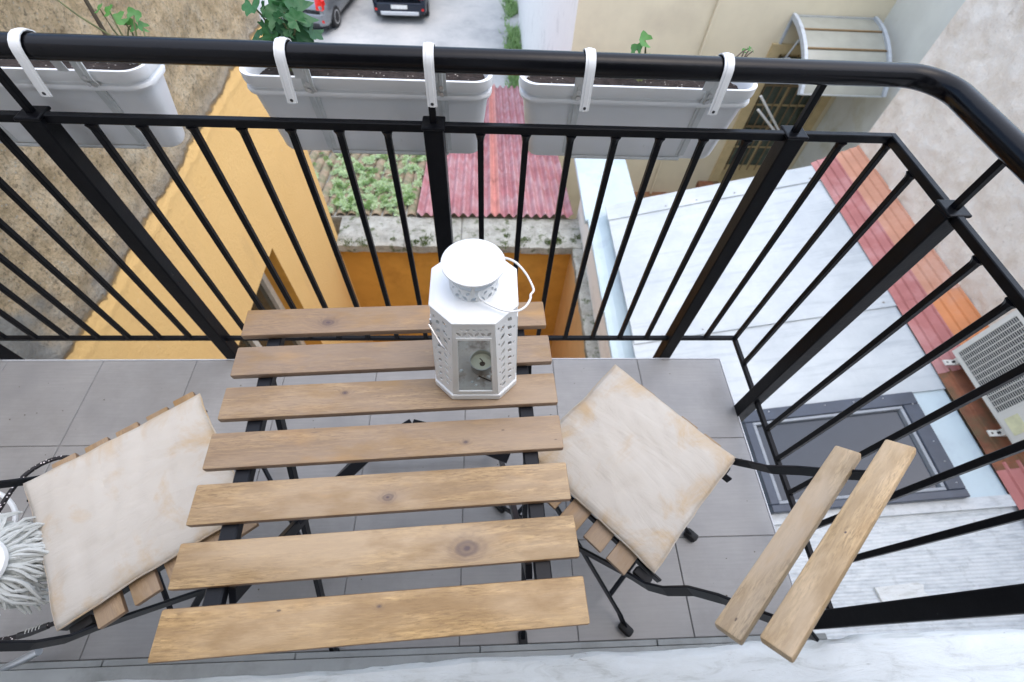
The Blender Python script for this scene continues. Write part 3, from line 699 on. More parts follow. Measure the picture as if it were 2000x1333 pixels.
for k in range(1, 12): gm_.box((AX - .001, GY0 + k * (GY1 - GY0) / 12 - .0025, GZ0), (AX + .003, GY0 + k * (GY1 - GY0) / 12 + .0025, GZ1))
wpart('grille', gm_, M['ac_white'], ac)
cov = wpart('service_cover', MB().box((AX - .012, AY0 + .02, AZ0 + .02), (AX - .0005, GY0 - .02, AZ0 + .30)), M['ac_white'], ac, False, .006, 2)
wpart('label_sticker', MB().box((AX - .0145, AY0 + .06, AZ0 + .06), (AX - .0125, GY0 - .06, AZ0 + .16)), M['sticker'], cov)
for y in (1.76, 1.18):
    bk = MB().box((3.53, y - .022, -1.545), (3.62, y + .022, -1.535)).box((3.61, y - .022, -1.545), (3.90, y + .022, -1.505))
    b2 = wpart('bracket', bk, M['ac_white'], ac)
    wpart('bracket_slot', MB().box((3.545, y - .006, -1.5345), (3.56, y + .006, -1.533)), M['plastic_dark'], b2)
    wpart('bracket_bolt', MB().loft([ring(3.597, y, .009, -1.534, 10), ring(3.597, y, .009, -1.52, 10)]), M['plastic_dark'], b2)

# ------------------------------------------------------------------ cream building beyond
cb = thing('cream_building', 'cream building with a white side wall beyond the red roof', 'building', (3, 7, GZ))
CY = 6.8
fw_ = MB()
for (x0, x1, z0, z1) in ((1.17, 4.05, GZ, .4), (5.02, 5.26, GZ, .4), (4.05, 5.02, -1.62, .4)):
    fw_.quad((x0, CY, z0), (x1, CY, z0), (x1, CY, z1), (x0, CY, z1))
fw_.quad((1.17, CY, .4), (5.26, CY, .4), (5.26, 26, .4), (1.17, 26, .4)); fw_.quad((1.17, 26, GZ), (5.26, 26, GZ), (5.26, 26, .4), (1.17, 26, .4))
wpart('front_wall', fw_, M['cream'], cb)
wpart('side_wall', MB().quad((1.17, CY, GZ), (1.17, 26, GZ), (1.17, 26, .4), (1.17, CY, .4)), M['white_wall'], cb)
wpart('return_wall', MB().quad((5.26, CY, GZ), (5.26, 3.0, GZ), (5.26, 3.0, .4), (5.26, CY, .4)), M['blue_white_wall'], cb)
wpart('base_slot', MB().box((2.3, CY - .25, -4.15), (3.55, CY - .001, -4.0)), M['rust'], cb)
wpart('pipe', MB().tube([(2.95, CY - .03, -4.0), (2.95, CY - .03, .3)], .02, 8), M['cream'], cb, True)
dw = MB()
for (x0, x1, z0, z1) in ((3.90, 4.05, -5.9, -1.5), (5.02, 5.16, -5.9, -1.5), (4.05, 5.02, -1.62, -1.5)):
    dw.box((x0, CY - .04, z0), (x1, CY + .12, z1))
dfr = wpart('door_frame', dw, M['cream_dark'], cb)
dp = wpart('door', MB().box((4.05, CY + .12, -5.9), (5.02, CY + .16, -1.62)), M['cream_dark'], cb)
for i in range(2):
    for j in range(5):
        x0 = 4.13 + i * .43; z1 = -1.72 - j * .36
        if j < 5: wpart('door_pane', MB().box((x0, CY + .105, z1 - .32), (x0 + .38, CY + .118, z1)), M['door_glass'], dp)
for k in range(7):
    x = 4.14 + k * .131
    wpart('iron_bar', MB().tube([(x, CY + .07, -3.55), (x, CY + .07, -1.66)], .011, 6), M['iron'], dp)
for z in (-2.1, -2.75, -.3):
    wpart('iron_crossbar', MB().flat([(4.06, CY + .07, z), (5.01, CY + .07, z)], .012, .03), M['iron'], dp)
wr = thing('white_pipe_rail', 'pair of thin white pipes beside the barred door', 'rail', (4, 6.3, GZ))
for k, o_ in enumerate((0, .07)):
    wpart('pipe', MB().tube([(3.80 + o_ * .2, 6.3 - o_, -1.96 - o_ * 2.2), (4.42 - o_ * .2, 6.3 - o_, -2.55 - o_ * .3)], .016, 8), M['white_enamel'], wr, True)
wpart('post', MB().tube([(4.42, 6.3, -2.55), (4.42, 6.3, -5.98)], .014, 8), M['white_enamel'], wr)
# door canopy
cp = thing('door_canopy', 'curved smoked plastic canopy over the barred door', 'canopy', (4.7, 6.4, -1.5))
def arcp(t_):  # t 0 wall .. 1 front
    a = t_ * R(62); return (CY - .02 - .98 * math.sin(a) / math.sin(R(62)), -1.16 - .50 * (1 - math.cos(a)) / (1 - math.cos(R(62))))
CX0, CX1 = 4.0, 5.1
for k in range(4):
    mb = MB()
    for th in (0, -.006):
        mb.grid(lambda u, v_: (CX0 + (CX1 - CX0) * u, arcp((k + v_) / 4)[0], arcp((k + v_) / 4)[1] + th), 1, 5)
    wpart('canopy_panel', mb, M['canopy'], cp, True)
for k in range(5):
    y, z = arcp(k / 4); wpart('seam_bar', MB().flat([(CX0, y, z + .006), (CX1, y, z + .006)], .03, .012), M['canopy_bar'] if 0 < k < 4 else M['alu'], cp)
for x in (CX0, CX1):
    wpart('arm', MB().flat([(x, *arcp(k / 12)) for k in range(13)], .045, .06, up=(0, 0, 1)), M['canopy_arm'], cp)
    wpart('brace', MB().flat([(x, CY - .02, -1.72), (x, 6.42, -1.52), (x, arcp(.9)[0], arcp(.9)[1] - .02)], .02, .03).flat([(x, CY - .015, -1.2), (x, CY - .015, -1.74)], .03, .03, up=(0, 1, 0)).flat([(x, 6.5, -1.56), (x, 6.4, -1.28)], .015, .02, up=(0, 1, 0)), M['canopy_arm'], cp)
wb = MB().box((3.62, 6.4, -3.72), (3.98, 6.62, -3.60))
tag(link('wooden_ledge', wb.mesh('wooden_ledge', M['rust'], False, .01, 1)), 'small brown wooden ledge low on the cream wall', 'ledge')

# ------------------------------------------------------------------ cars
def car(name, label, loc, rz_, paint):
    t_ = thing(name, label, 'car', loc, rz_, 'cars in the yard')
    def section(y, w_, zb, zt):
        h = [(w_ * .86, zb), (w_ * .97, zb + .10), (w_, zb + .30), (w_ * .99, zt - .16), (w_ * .93, zt - .04), (w_ * .80, zt)]
        return [(x, y, z) for x, z in h] + [(-x, y, z) for x, z in reversed(h)]
    secs = [(0, .70, .42, .70), (.03, .80, .34, .84), (.12, .86, .28, .95), (.5, .88, .22, 1.0), (1.2, .89, .20, .98), (2.6, .89, .20, .96), (3.1, .88, .22, .94), (3.7, .84, .24, .84), (4.05, .74, .30, .70), (4.12, .62, .40, .60)]
    body = MB().loft([section(*q) for q in secs]); lpart('body', body, paint, t_, True)
    def cab(y, wb_, wt, zb, zt): h = [(wb_, zb), (wb_ * .97, zb + .12), (wt + .04, zt - .07), (wt - .05, zt)]; return [(x, y, z) for x, z in h] + [(-x, y, z) for x, z in reversed(h)]
    c1 = [(.16, .74, .66, .93, 1.0), (.34, .76, .62, .95, 1.30), (.62, .78, .60, .95, 1.46), (1.3, .79, .60, .95, 1.50), (2.0, .79, .60, .95, 1.46), (2.5, .78, .60, .95, 1.30), (3.1, .75, .66, .92, .97)]
    cb_ = lpart('cabin', MB().loft([cab(*q) for q in c1]), paint, t_, True)
    rw = MB().add([(-.60, .19, 1.03), (.60, .19, 1.03), (.53, .515, 1.40), (-.53, .515, 1.40)], [(0, 1, 2, 3)])
    lpart('rear_window', rw, M['car_glass'], t_)
    for sx in (-1, 1):
        lpart('side_window', MB().add([(sx * .80, .55, 1.0), (sx * .80, 2.75, 1.0), (sx * .70, 2.2, 1.36), (sx * .67, .75, 1.40)], [(0, 1, 2, 3)]), M['car_glass'], t_)
        tl = lpart('tail_light', MB().loft([[(sx * .60, -.012, .74), (sx * .80, .015, .72), (sx * .83, .06, .74), (sx * .82, .06, .96), (sx * .74, .10, 1.05), (sx * .60, .07, 1.03)], [(sx * .60, .1, .74), (sx * .80, .1, .72), (sx * .85, .2, .74), (sx * .84, .2, .96), (sx * .74, .2, 1.05), (sx * .60, .2, 1.03)]]), M['tail'], t_)
        lpart('bumper_reflector', MB().box((sx * .70 - .09, -.035, .40), (sx * .70 + .09, -.005, .46)), M['tail'], t_)
        for yw in (.72, 3.28):
            wh = lpart('wheel', MB().loft([[(sx * x, yw + r_ * math.cos(a * math.pi / 12), .31 + r_ * math.sin(a * math.pi / 12)) for a in range(24)] for x, r_ in ((.70, .27), (.72, .31), (.87, .31), (.90, .28), (.90, .21))]), M['rubber'], t_, True)
            lpart('rim', MB().loft([[(sx * x, yw + r_ * math.cos(a * math.pi / 12), .31 + r_ * math.sin(a * math.pi / 12)) for a in range(24)] for x, r_ in ((.895, .205), (.905, .19), (.885, .06), (.895, .03))]), M['rim'], wh, True)
    lpart('bumper', MB().loft([[(x, y, z) for x, y in ((-.86, .30), (-.84, .06), (-.70, -.05), (.70, -.05), (.84, .06), (.86, .30), (.7, .3), (-.7, .3))] for z in (.30, .36, .56, .62)]), paint, t_, True, .01, 1)
    lpart('diffuser', MB().box((-.62, -.062, .27), (.62, .05, .38)), M['alu'] if paint == M['car_dark'] else M['plastic_dark'], t_, False, .01, 1)
    lpart('number_plate', MB().box((-.26, -.065, .46), (.26, -.05, .57)), M['plate'], t_)
    lpart('underbody', MB().box((-.78, .2, .16), (.78, 3.9, .30)), M['plastic_dark'], t_)
    return t_
car('hatchback_car', 'silver grey hatchback seen from behind, beside the brown wall', (-5.78, 16.75, GZ), R(-10), M['car_grey'])
car('dark_car', 'dark blue car seen from behind with pale lower bumper', (-2.80, 17.7, GZ), R(1), M['car_dark'])

# ------------------------------------------------------------------ railing
RX, RYR = .861, .8855
ZB, ZM, ZH = .098, .857, .986
ra = thing('balcony_railing', 'black painted metal balcony railing with square bars and round handrail', 'railing', (.861, .8855, 0))
hp = [(-2.5, RYR, ZH)]
br_ = .075
for k in range(11):
    a = math.pi / 2 * k / 10; hp.append((RX - br_ + br_ * math.sin(a), RYR - br_ + br_ * math.cos(a), ZH))
hp.append((RX, -.1, ZH))
hr_path = []
for a, b_ in zip(hp[:-1], hp[1:]):
    nseg = max(1, int((Vector(b_) - Vector(a)).length / .12))
    hr_path += [tuple(Vector(a).lerp(Vector(b_), i / nseg)) for i in range(nseg)]
hr_path.append(hp[-1])
wpart('handrail', MB().tube(hr_path, .0207, 20), M['handrail'], ra, True)
wpart('mid_rail', MB().flat([(-2.5, RYR, ZM), (RX + .007, RYR, ZM)], .014, .018), M['black'], ra, False, .0015, 1)
wpart('mid_rail', MB().flat([(RX, RYR + .006, ZM + .0004), (RX, -.1, ZM + .0004)], .014, .018), M['black'], ra, False, .0015, 1)
wpart('bottom_rail', MB().flat([(-2.5, RYR, ZB), (RX + .007, RYR, ZB)], .014, .014), M['black'], ra, False, .0015, 1)
wpart('bottom_rail', MB().flat([(RX, RYR + .006, ZB + .0004), (RX, .03, ZB + .0004)], .014, .014), M['black'], ra, False, .0015, 1)
b0 = BASE[ra.name]
bar_me = MB().box((-.0065, -.0065, ZB), (.0065, .0065, ZM - .004)).mesh('bar', M['black'], False, .0014, 1)
weld_me = MB().loft([ring(0, 0, .0125, ZM - .0100, 8), ring(0, 0, .0095, ZM - .016, 8), ring(0, 0, .0072, ZM - .026, 8)]).mesh('weld', M['black'], True)
post_me = MB().box((-.02, -.02, -.20), (.02, .02, ZM + .004)).mesh('post', M['black'], False, .003, 2)
cap_me = MB().box((-.023, -.023, ZM + .004), (.023, .023, ZM + .011)).mesh('post_cap', M['black'], False, .003, 2)
stub_me = MB().box((-.0065, -.0065, ZM + .010), (.0065, .0065, ZH - .015)).mesh('stub', M['black'], False, .0014, 1)
fpx = [-1.618, -.861, -.103, .6436]
def addbar(x, y):
    o = link('bar', bar_me, ra, (x - b0.x, y - b0.y, 0)); link('weld', weld_me, o)
def addpost(x, y):
    o = link('post', post_me, ra, (x - b0.x, y - b0.y, 0)); link('post_cap', cap_me, o); link('stub', stub_me, o, (0, 0, 0))
for a, b_ in zip(fpx[:-1], fpx[1:]):
    for k in range(1, 8): addbar(a + (b_ - a) * k / 8, RYR)
for x in fpx: addpost(x, RYR)
for k in range(1, 6): addbar(-1.618 - .0948 * k, RYR)
addbar(.758, RYR); addbar(.861, RYR - .004); addbar(RX, .78); addpost(RX, .656)
for y in (.546, .452, .353, .251, .159): addbar(RX, y)
addpost(RX, .046)

# ------------------------------------------------------------------ planters
def planter(cx, hooks, arms, label, x_off=0.0):
    W, Dp, ZR = .487, .112, .934; DZ = -.006
    yc = .9235 + Dp / 2
    p = thing('hanging_planter', label, 'planter', (cx, yc, .75), 0, 'white trough planters on the railing')
    prof = [(.030, .757), (.026, .765), (.0095, .888), (.0085, .892), (.0025, .895), (.001, .900), (.0025, .905), (.007, .908), (.0065, .912), (.001, .9145), (.0005, .918), (0, .929), (0, ZR - .0005), (.003, ZR), (.007, ZR - .001), (.010, ZR - .006), (.012, .915), (.016, .893), (.02, .86)]
    tr = MB().loft([rrect(cx, yc, W - 2 * i_, Dp - 2 * i_, max(.012, .035 - i_ * .4), z + DZ, 6) for i_, z in prof], True, False)
    wpart('trough', tr, M['white_plastic'], p, True)
    def so(u, v_):
        x = cx + (W - .03) * (u - .5); y = yc + (Dp - .03) * (v_ - .5)
        return (x, y, .898 + nz(x, y, 2, 30) * .006 + nz(x, y, 2, 9) * .005)
    wpart('soil', MB().grid(so, 60, 22), M['soil'], p, True)
    for hx, dx in hooks:
        pts = [(hx + dx, .858, .915), (hx + dx * .8, .8585, .945)]
        for k in range(9):
            a = math.pi * (1 - k / 8); pts.append((hx + dx * .5 * (1 - k / 8), RYR + .0245 * math.cos(a), ZH + .0235 * math.sin(a) + .001))
        pts += [(hx, .9125, .955), (hx, .9165, .93)]
        sec = [(-.0092, -.001), (.0092, -.001), (.0092, .001), (.005, .001), (.004, .0022), (-.004, .0022), (-.005, .001), (-.0092, .001)]
        # section thickness points outward: build with sideways along x
        P = [Vector(q) for q in pts]; mb = MB(); rings = []
        for i in range(len(P)):
            d = (P[min(i + 1, len(P) - 1)] - P[max(i - 1, 0)]).normalized(); nrm = Vector((1, 0, 0)).cross(d).normalized()
            rings.append([P[i] + Vector((a, 0, 0)) - nrm * -b_ for a, b_ in sec])
        hk = wpart('hook_strap', mb.loft(rings), M['hook_plastic'], p, True)
        wpart('rivet_hole', MB().loft([[(hx + dx + .003 * math.cos(a * .785), .8555, .921 + .003 * math.sin(a * .785)) for a in range(8)], [(hx + dx + .003 * math.cos(a * .785), .8585, .921 + .003 * math.sin(a * .785)) for a in range(8)]]), M['plastic_dark'], hk)
    for ax in arms:
        yn = lambda z: .9235 - .0025 + max(0, (.90 - z)) * .138 + (.006 if z < .9 else 0)
        zs = [.952, .925, .915, .895, .86, .80, .762]
        ap = MB(); rings = []
        for z in zs:
            y = (.9195 if z > .9 else .9235 + .0065 + (.90 - z) * .155)
            rings.append([(ax - .010, y, z), (ax + .010, y, z), (ax + .010, y - .003, z), (ax + .004, y - .003, z), (ax + .003, y - .005, z), (ax - .003, y - .005, z), (ax - .004, y - .003, z), (ax - .010, y - .003, z)])
        am = wpart('bracket_arm', ap.loft(rings), M['bracket'], p, False)
        for z in (.921, .908):
            wpart('screw', MB().loft([[(ax + .0042 * math.cos(a * .6283), (.9195 if z > .9 else .928) - .0045 - e, z + .0042 * math.sin(a * .6283)) for a in range(10)] for e in (0, .002)]), M['steel'], am)
    if len(arms) > 1:
        wpart('bottom_bar', MB().tube([(arms[0], .946, .7545), (arms[1], .946, .7545)], .0035, 8, up=(0, 0, 1)).tube([(arms[0], .946, .7545), (arms[0], 1.0, .7535)], .003, 6).tube([(arms[1], .946, .7545), (arms[1], 1.0, .7535)], .003, 6), M['bracket'], p, True)
    return p
planter(-.2285, [(-.348, -.006), (-.0985, 0)], [-.338, -.085], 'white trough planter with a leafy green plant, hung on the middle of the railing')
planter(.3125, [(.186, .002), (.438, .001)], [.184, .448], 'white trough planter of dark soil with small sprouts, beside the railing bend')
planter(-.888, [(-.772, -.012), (-1.02, -.012)], [-.742, -1.01], 'white trough planter cut off by the left edge, with brown cane')

# ------------------------------------------------------------------ plants
def leaf_mesh(name, mat, lobes=5, cup=.18):
    mb = MB(); n = lobes * 4; vs = [(0, 0, 0)]
    pts = []
    for i in range(n + 1):
        a = R(-150) + R(300) * i / n
        r_ = .72 + .28 * abs(math.cos((i / n) * lobes * math.pi)) ** .6 - .06 * (i % 2)
        x, y = math.sin(a) * r_, math.cos(a) * r_
        pts.append((x, y, cup * (r_ ** 2) * .6 + .07 * math.sin(i * 1.9)))
    mid = [(x * .55, y * .55, z * .25 - .02) for x, y, z in pts]
    vs += mid + pts; m_ = n + 1; fs = []
    for i in range(n):
        fs += [(0, 1 + i, 2 + i), (1 + i, 1 + m_ + i, 2 + m_ + i, 2 + i)]
    return mb.add(vs, fs).mesh(name, mat, True, fixn=False)
leafA = leaf_mesh('leaf', M['leaf']); leafB = leaf_mesh('leaf', M['leaf_light'], 3, .3)
def plant(name, label, base, stems, leaf_me, smat, rstem=.0022):
    """stems: list of (tip, leaf_radius, leaf_normal)"""
    p = thing(name, label, 'plant', base)
    for tip, lr, nrm in stems:
        T = Vector(tip) - Vector(base); b_ = Vector((random.uniform(-.012, .012), random.uniform(-.01, .01), 0))
        mid = (b_ + T) * .5 + Vector((random.uniform(-.012, .012), random.uniform(-.01, .01), .012))
        st_ = lpart('stem', MB().taper([b_, b_.lerp(mid, .5) + Vector((0, 0, .005)), mid, mid.lerp(T, .55) + Vector((0, 0, .004)), T], [rstem * 1.4, rstem * 1.2, rstem, rstem * .8, rstem * .6], 6), smat, p, True)
        if lr:
            o = link('leaf', leafB if (leaf_me is leafA and random.random() < .35) else leaf_me, p, T); o.scale = (lr, lr * random.uniform(.9, 1.1), lr)
            q = Vector(nrm).normalized().to_track_quat('Z', 'Y'); o.rotation_euler = (q @ Euler((0, 0, random.uniform(0, 6.28))).to_quaternion()).to_euler()
    return p
gb = (-.375, .978, .915)
gs = []
for (x, y, z, lr, nrm) in ((-.425, 1.0, 1.016, .024, (-.4, -.5, .8)), (-.372, .985, 1.008, .034, (.1, -.75, .65)), (-.335, .99, 1.012, .030, (.5, -.5, .75)), (-.352, .97, .985, .034, (.3, -.85, .4)),
                           (-.395, .985, .976, .026, (-.2, -.8, .5)), (-.432, .995, .962, .022, (-.5, -.3, .8)), (-.405, .975, .958, .020, (-.1, -.5, .8)), (-.322, .985, .985, .022, (.7, -.3, .6)), (-.328, .99, .953, .009, (.5, -.5, .7)),
                           (-.38, 1.02, 1.03, .028, (0, -.2, 1)), (-.35, 1.03, 1.035, .03, (.3, .3, .9)), (-.40, 1.03, 1.0, .025, (-.5, .4, .8)), (-.36, .965, .965, .018, (.1, -.9, .3)), (-.415, .985, .985, .014, (-.4, -.6, .5)), (-.385, .975, .995, .018, (-.2, -.8, .6))):
    gs.append(((x, y, z), lr, nrm))
for _k in range(16):
    _a = random.uniform(0, 6.28); _r = random.uniform(.01, .05)
    gs.append(((-.375 + _r * math.cos(_a) * 1.1, .985 + _r * math.sin(_a) * .6, .935 + random.random() * .085), random.uniform(.009, .02), (math.cos(_a), math.sin(_a) - .5, random.uniform(.3, 1))))
plant('geranium_plant', 'bushy dark green lobed-leaf plant behind the black handrail', gb, gs, leafA, M['stem'])
pv = plant('trailing_plant', 'sparse green leafy plant with a brown cane, at the left handrail', (-.665, .978, .915), [((-.685, 1.0, .997), .013, (-.4, -.4, .8)), ((-.672, 1.0, .985), .014, (.2, -.5, .8)), ((-.645, 1.0, .992), .013, (.4, -.6, .7)), ((-.64, 1.0, .972), .012, (.6, -.3, .7)), ((-.70, 1.0, 1.0), .012, (-.5, -.2, .8)), ((-.66, 1.0, .975), .013, (.1, -.7, .5)), ((-.80, 1.0, 1.05), .018, (-.4, -.4, .8))], leafB, M['stem'], .0016)
wpart('cane', MB().taper([(-.722, 1.005, .91), (-.720, 1.005, .98), (-.716, 1.005, 1.10)], [.0045, .004, .0035], 6), M['cane'], pv, True)
plant('young_sprout', 'small fresh green sprout in the right trough', (.315, .978, .915), [((.300, .99, .968), .014, (-.5, -.5, .6)), ((.312, .99, .985), .017, (.3, -.6, .7)), ((.328, .99, .955), .010, (.6, -.3, .6)), ((.352, .99, .947), .013, (.5, -.3, .8)), ((.295, .985, .955), .010, (-.6, -.5, .4))], leafB, M['stem'])
plant('bare_twig', 'bare twig with tiny leaf tip near the railing bend', (.492, .978, .915), [((.518, .99, .972), .006, (-.2, -.5, .7)), ((.528, .99, .976), .006, (.5, -.5, .7)), ((.536, .99, .972), .005, (.7, -.2, .7)), ((.522, .985, .979), .005, (.3, -.7, .7))], leafB, M['cane'], .0018)

# ------------------------------------------------------------------ folding table
TX, TY, TA = -.1502, .2857, .0474
tb_ = thing('folding_table', 'slatted wooden folding table with black metal legs', 'table', (TX, TY, 0), TA)
slat_me = MB().box((-.275, -.029, -.014), (.275, .029, 0))
def twomat(mb, name, bevel, a='wood', b_='wood_edge'):
    me = mb.mesh(name, [M[a], M[b_]], False, bevel, 2)
    for p_ in me.polygons: p_.material_index = 0 if abs(p_.normal.z) > .6 else 1
    me.polygons.foreach_set('use_smooth', [True] * len(me.polygons))
    try: me.set_sharp_from_angle(angle=R(30))
    except Exception: pass
    return me
slat_me = twomat(slat_me, 'slat', .003)
KN = [(-.125, -.006, .0085), (.19, .012, .002), (-.08, .008, .003), (.12, -.01, .002), (.003, -.008, .0062), (.118, -.006, .0125), (-.0, .012, .0018)]
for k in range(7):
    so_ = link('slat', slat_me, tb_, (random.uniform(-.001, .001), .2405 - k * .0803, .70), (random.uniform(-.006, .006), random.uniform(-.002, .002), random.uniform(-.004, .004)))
    so_['knot'] = KN[k]; so_['grey_brown'] = (.95, .9, .7, .75, .3, .15, .03)[k]  # far slats mixed darker and greyer brown than the near ones
for sx in (-1, 1):
    lpart('side_rail', MB().flat([(sx * .222, -.25, .676), (sx * .222, .25, .676)], .024, .018), M['chair_black'], tb_, False, .002, 1)
    lg = lpart('leg', MB().flat([(sx * .243, .20, .672), (sx * .236, -.02, .36), (sx * .232, -.262, .015)], .010, .020, up=(0, 1, .7)), M['chair_black'], tb_, False, .001, 1)
    lpart('foot', MB().box((sx * .232 - .011, -.285, 0), (sx * .232 + .011, -.25, .022)), M['rubber'], lg, True, .006, 2)
    lg = lpart('leg', MB().flat([(sx * .203, -.20, .672), (sx * .200, .02, .36), (sx * .196, .262, .015)], .010, .022, up=(0, -1, .7)), M['chair_black'], tb_, False, .001, 1)
    lpart('foot', MB().box((sx * .196 - .011, .25, 0), (sx * .196 + .011, .285, .022)), M['rubber'], lg, True, .006, 2)
lpart('stretcher', MB().flat([(-.232, -.22, .07), (.232, -.22, .07)], .006, .018), M['chair_black'], tb_)
lpart('stretcher', MB().flat([(-.196, .215, .08), (.196, .215, .08)], .022, .006), M['chair_black'], tb_)
lpart('lock_bar', MB().flat([(-.222, -.240, .672), (.222, -.240, .672)], .02, .005), M['chair_black'], tb_)
lpart('brace', MB().flat([(-.20, -.06, .49), (-.05, .10, .47), (.0, .13, .47)], .022, .004), M['chair_black'], tb_)
lpart('brace', MB().flat([(.0, .13, .466), (.06, .11, .466), (.20, .04, .47)], .022, .004), M['chair_black'], tb_)

# ------------------------------------------------------------------ folding chairs
sl_me = twomat(MB().box((-.18, -.0215, -.012), (.18, .0215, 0)), 'seat_slat', .002)
bk_me = twomat(MB().box((-.191, -.0195, -.0155), (.191, .0195, 0)), 'back_slat', .0035, 'wood_back', 'wood_back')
def chair(label, loc, rz_):
    ch = thing('folding_chair', label, 'chair', (*loc, 0), rz_, 'folding chairs at the table')
    for k in range(5):
        o = link('seat_slat', sl_me, ch, (random.uniform(-.003, .003), .137 - k * .058, .4465), (0, 0, random.uniform(-.008, .008))); o['grey_brown'] = .75  # seat slats weathered to a grey brown
    tl = R(-36)
    for (y, z) in ((-.230, .684), (-.258, .764)):
        o = link('back_slat', bk_me, ch, (-.011, y - .011, z - .004), (tl, 0, R(-3) + random.uniform(-.008, .008)))
    for sx in (-1, 1):
        fr2 = lpart('back_frame', MB().flat([(sx * .166, .205, .02), (sx * .166, -.125, .425), (sx * .166, -.155, .452), (sx * .160, -.178, .49), (sx * .145, -.200, .54), (sx * .142, -.228, .60), (sx * .142, -.262, .655), (sx * .142, -.302, .728)], .005, .021, up=(0, 1, .4)), M['chair_black'], ch, False, .001, 1)
        lpart('foot_cap', MB().box((sx * .166 - .011, .19, 0), (sx * .166 + .011, .228, .028)), M['rubber'], fr2, True, .006, 2)
        lpart('hinge', MB().box((sx * .150 - .009, -.160, .418), (sx * .150 + .009, -.125, .436)), M['rubber'], fr2, True, .004, 2)
        lpart('seat_rail', MB().flat([(sx * .135, -.172, .428), (sx * .135, .160, .428)], .005, .022), M['chair_black'], ch, False, .001, 1)
        lg = lpart('leg', MB().flat([(sx * .148, .125, .424), (sx * .150, -.20, .05), (sx * .158, -.236, .014)], .005, .018, up=(0, -1, .5)), M['chair_black'], ch, False, .001, 1)
        lpart('foot_cap', MB().box((sx * .158 - .011, -.254, 0), (sx * .158 + .011, -.218, .028)), M['rubber'], lg, True, .006, 2)
    lpart('stretcher', MB().tube([(-.166, .15, .085), (.166, .15, .085)], .006, 8), M['chair_black'], ch, True)
    lpart('stretcher', MB().tube([(-.15, -.15, .107), (.15, -.15, .107)], .006, 8), M['chair_black'], ch, True)
    return ch
chair('slatted wooden folding chair at right of the table, backrest in view', (.307, .322), R(44.4))
chair('slatted wooden folding chair at left of the table, beside the mop', (-.6696, .269), R(-53.5))

# ------------------------------------------------------------------ cushions
def cushion(label, loc, rz_, sx, sy, seed, rx=0.0):
    o = None
    def top(u, v_, side):
        a, b_ = 2 * u - 1, 2 * v_ - 1
        e = (1 - abs(a) ** 5) * (1 - abs(b_) ** 5)
        pin = 1 - .022 * (1 - abs(a)) * abs(b_) ** 2 * 1.0 - .0
        x = a * sx / 2 * (1 - .025 * (1 - b_ * b_) * abs(a)); y = b_ * sy / 2 * (1 - .025 * (1 - a * a) * abs(b_))
        x += nz(a, b_, seed, 2.2) * .003; y += nz(a, b_, seed + 5, 2.2) * .003
        z = side * (.0028 + .0125 * e ** .6)
        if side > 0: z += (nz(a * .5 + b_ * 1.9, b_ * .5 - a * .3, seed, 2.6) * .006 + nz(a * 2.2 - b_, b_ * .6, seed + 2, 4) * .002) * e
        return (x, y, z)
    mb = MB(); N = 40
    mb.grid(lambda u, v_: top(u, v_, 1), N, N); mb.grid(lambda u, v_: top(u, v_, -1), N, N)
    me = mb.mesh('seat_cushion', M['cotton'], True)
    bm = bmesh.new(); bm.from_mesh(me)
    be = [e for e in bm.edges if e.is_boundary]
    bmesh.ops.bridge_loops(bm, edges=be); bmesh.ops.recalc_face_normals(bm, faces=bm.faces)
    for f_ in bm.faces: f_.smooth = True
    bm.to_mesh(me); bm.free()
    o = link('seat_cushion', me, None, loc, (rx, 0, rz_))
    ed = [(i / 24, 0) for i in range(24)] + [(1, i / 24) for i in range(24)] + [(1 - i / 24, 1) for i in range(24)] + [(0, 1 - i / 24) for i in range(24)]
    path = []
    for u, v_ in ed:
        q = top(u, v_, 1); path.append((q[0], q[1], 0))
    link('piping', MB().tube(path, .0024, 6, True).mesh('piping', M['cotton'], True), o)
    return tag(o, label, 'cushion', 'stained seat cushions')
fx = Vector((-.70, .714)); wx = Vector((.714, .70))
cushion('stained cream seat cushion on the right chair', (.3098, .3395, .4615), R(44.0), .308, .324, 1.3)
cushion('stained cream seat cushion on the left chair under the table edge', (-.6665, .2735, .4615), R(-54.0), .304, .326, 8.1)

# ------------------------------------------------------------------ lantern
LZ = .7005
la = thing('candle_lantern', 'white metal candle lantern with cut out leaf pattern on the table', 'lantern', (-.0155, .4205, LZ))
def octa(w_, d, c_, z): h, k = w_ / 2, d / 2; return [(-h + c_, -k, z), (h - c_, -k, z), (h, -k + c_, z), (h, k - c_, z), (h - c_, k, z), (-h + c_, k, z), (-h, k - c_, z), (-h, -k + c_, z)]
BW, BD, BC = .136, .132, .029
lpart('base', MB().loft([octa(BW - .004, BD - .004, BC, .0), octa(BW, BD, BC, .003), octa(BW, BD, BC, .016), octa(BW - .004, BD - .004, BC, .0175)]), M['white_enamel'], la, False, .0008, 1)
lpart('floor_plate', MB().loft([octa(BW - .008, BD - .008, BC, .0176), octa(BW - .008, BD - .008, BC, .0186)]), M['lantern_floor'], la)
b_bot = octa(.131, .127, .029, .0176); b_top = octa(.116, .124, .0305, .214)
def leafpoly(cx, cy, L, W, a):
    pts = [(-L / 2, 0), (-L / 6, W / 2), (L / 5, W / 2.2), (L / 2, 0), (L / 5, -W / 2.2), (-L / 6, -W / 2)]
    ca, sa = math.cos(a), math.sin(a); return [(cx + x * ca - y * sa, cy + x * sa + y * ca) for x, y in pts]
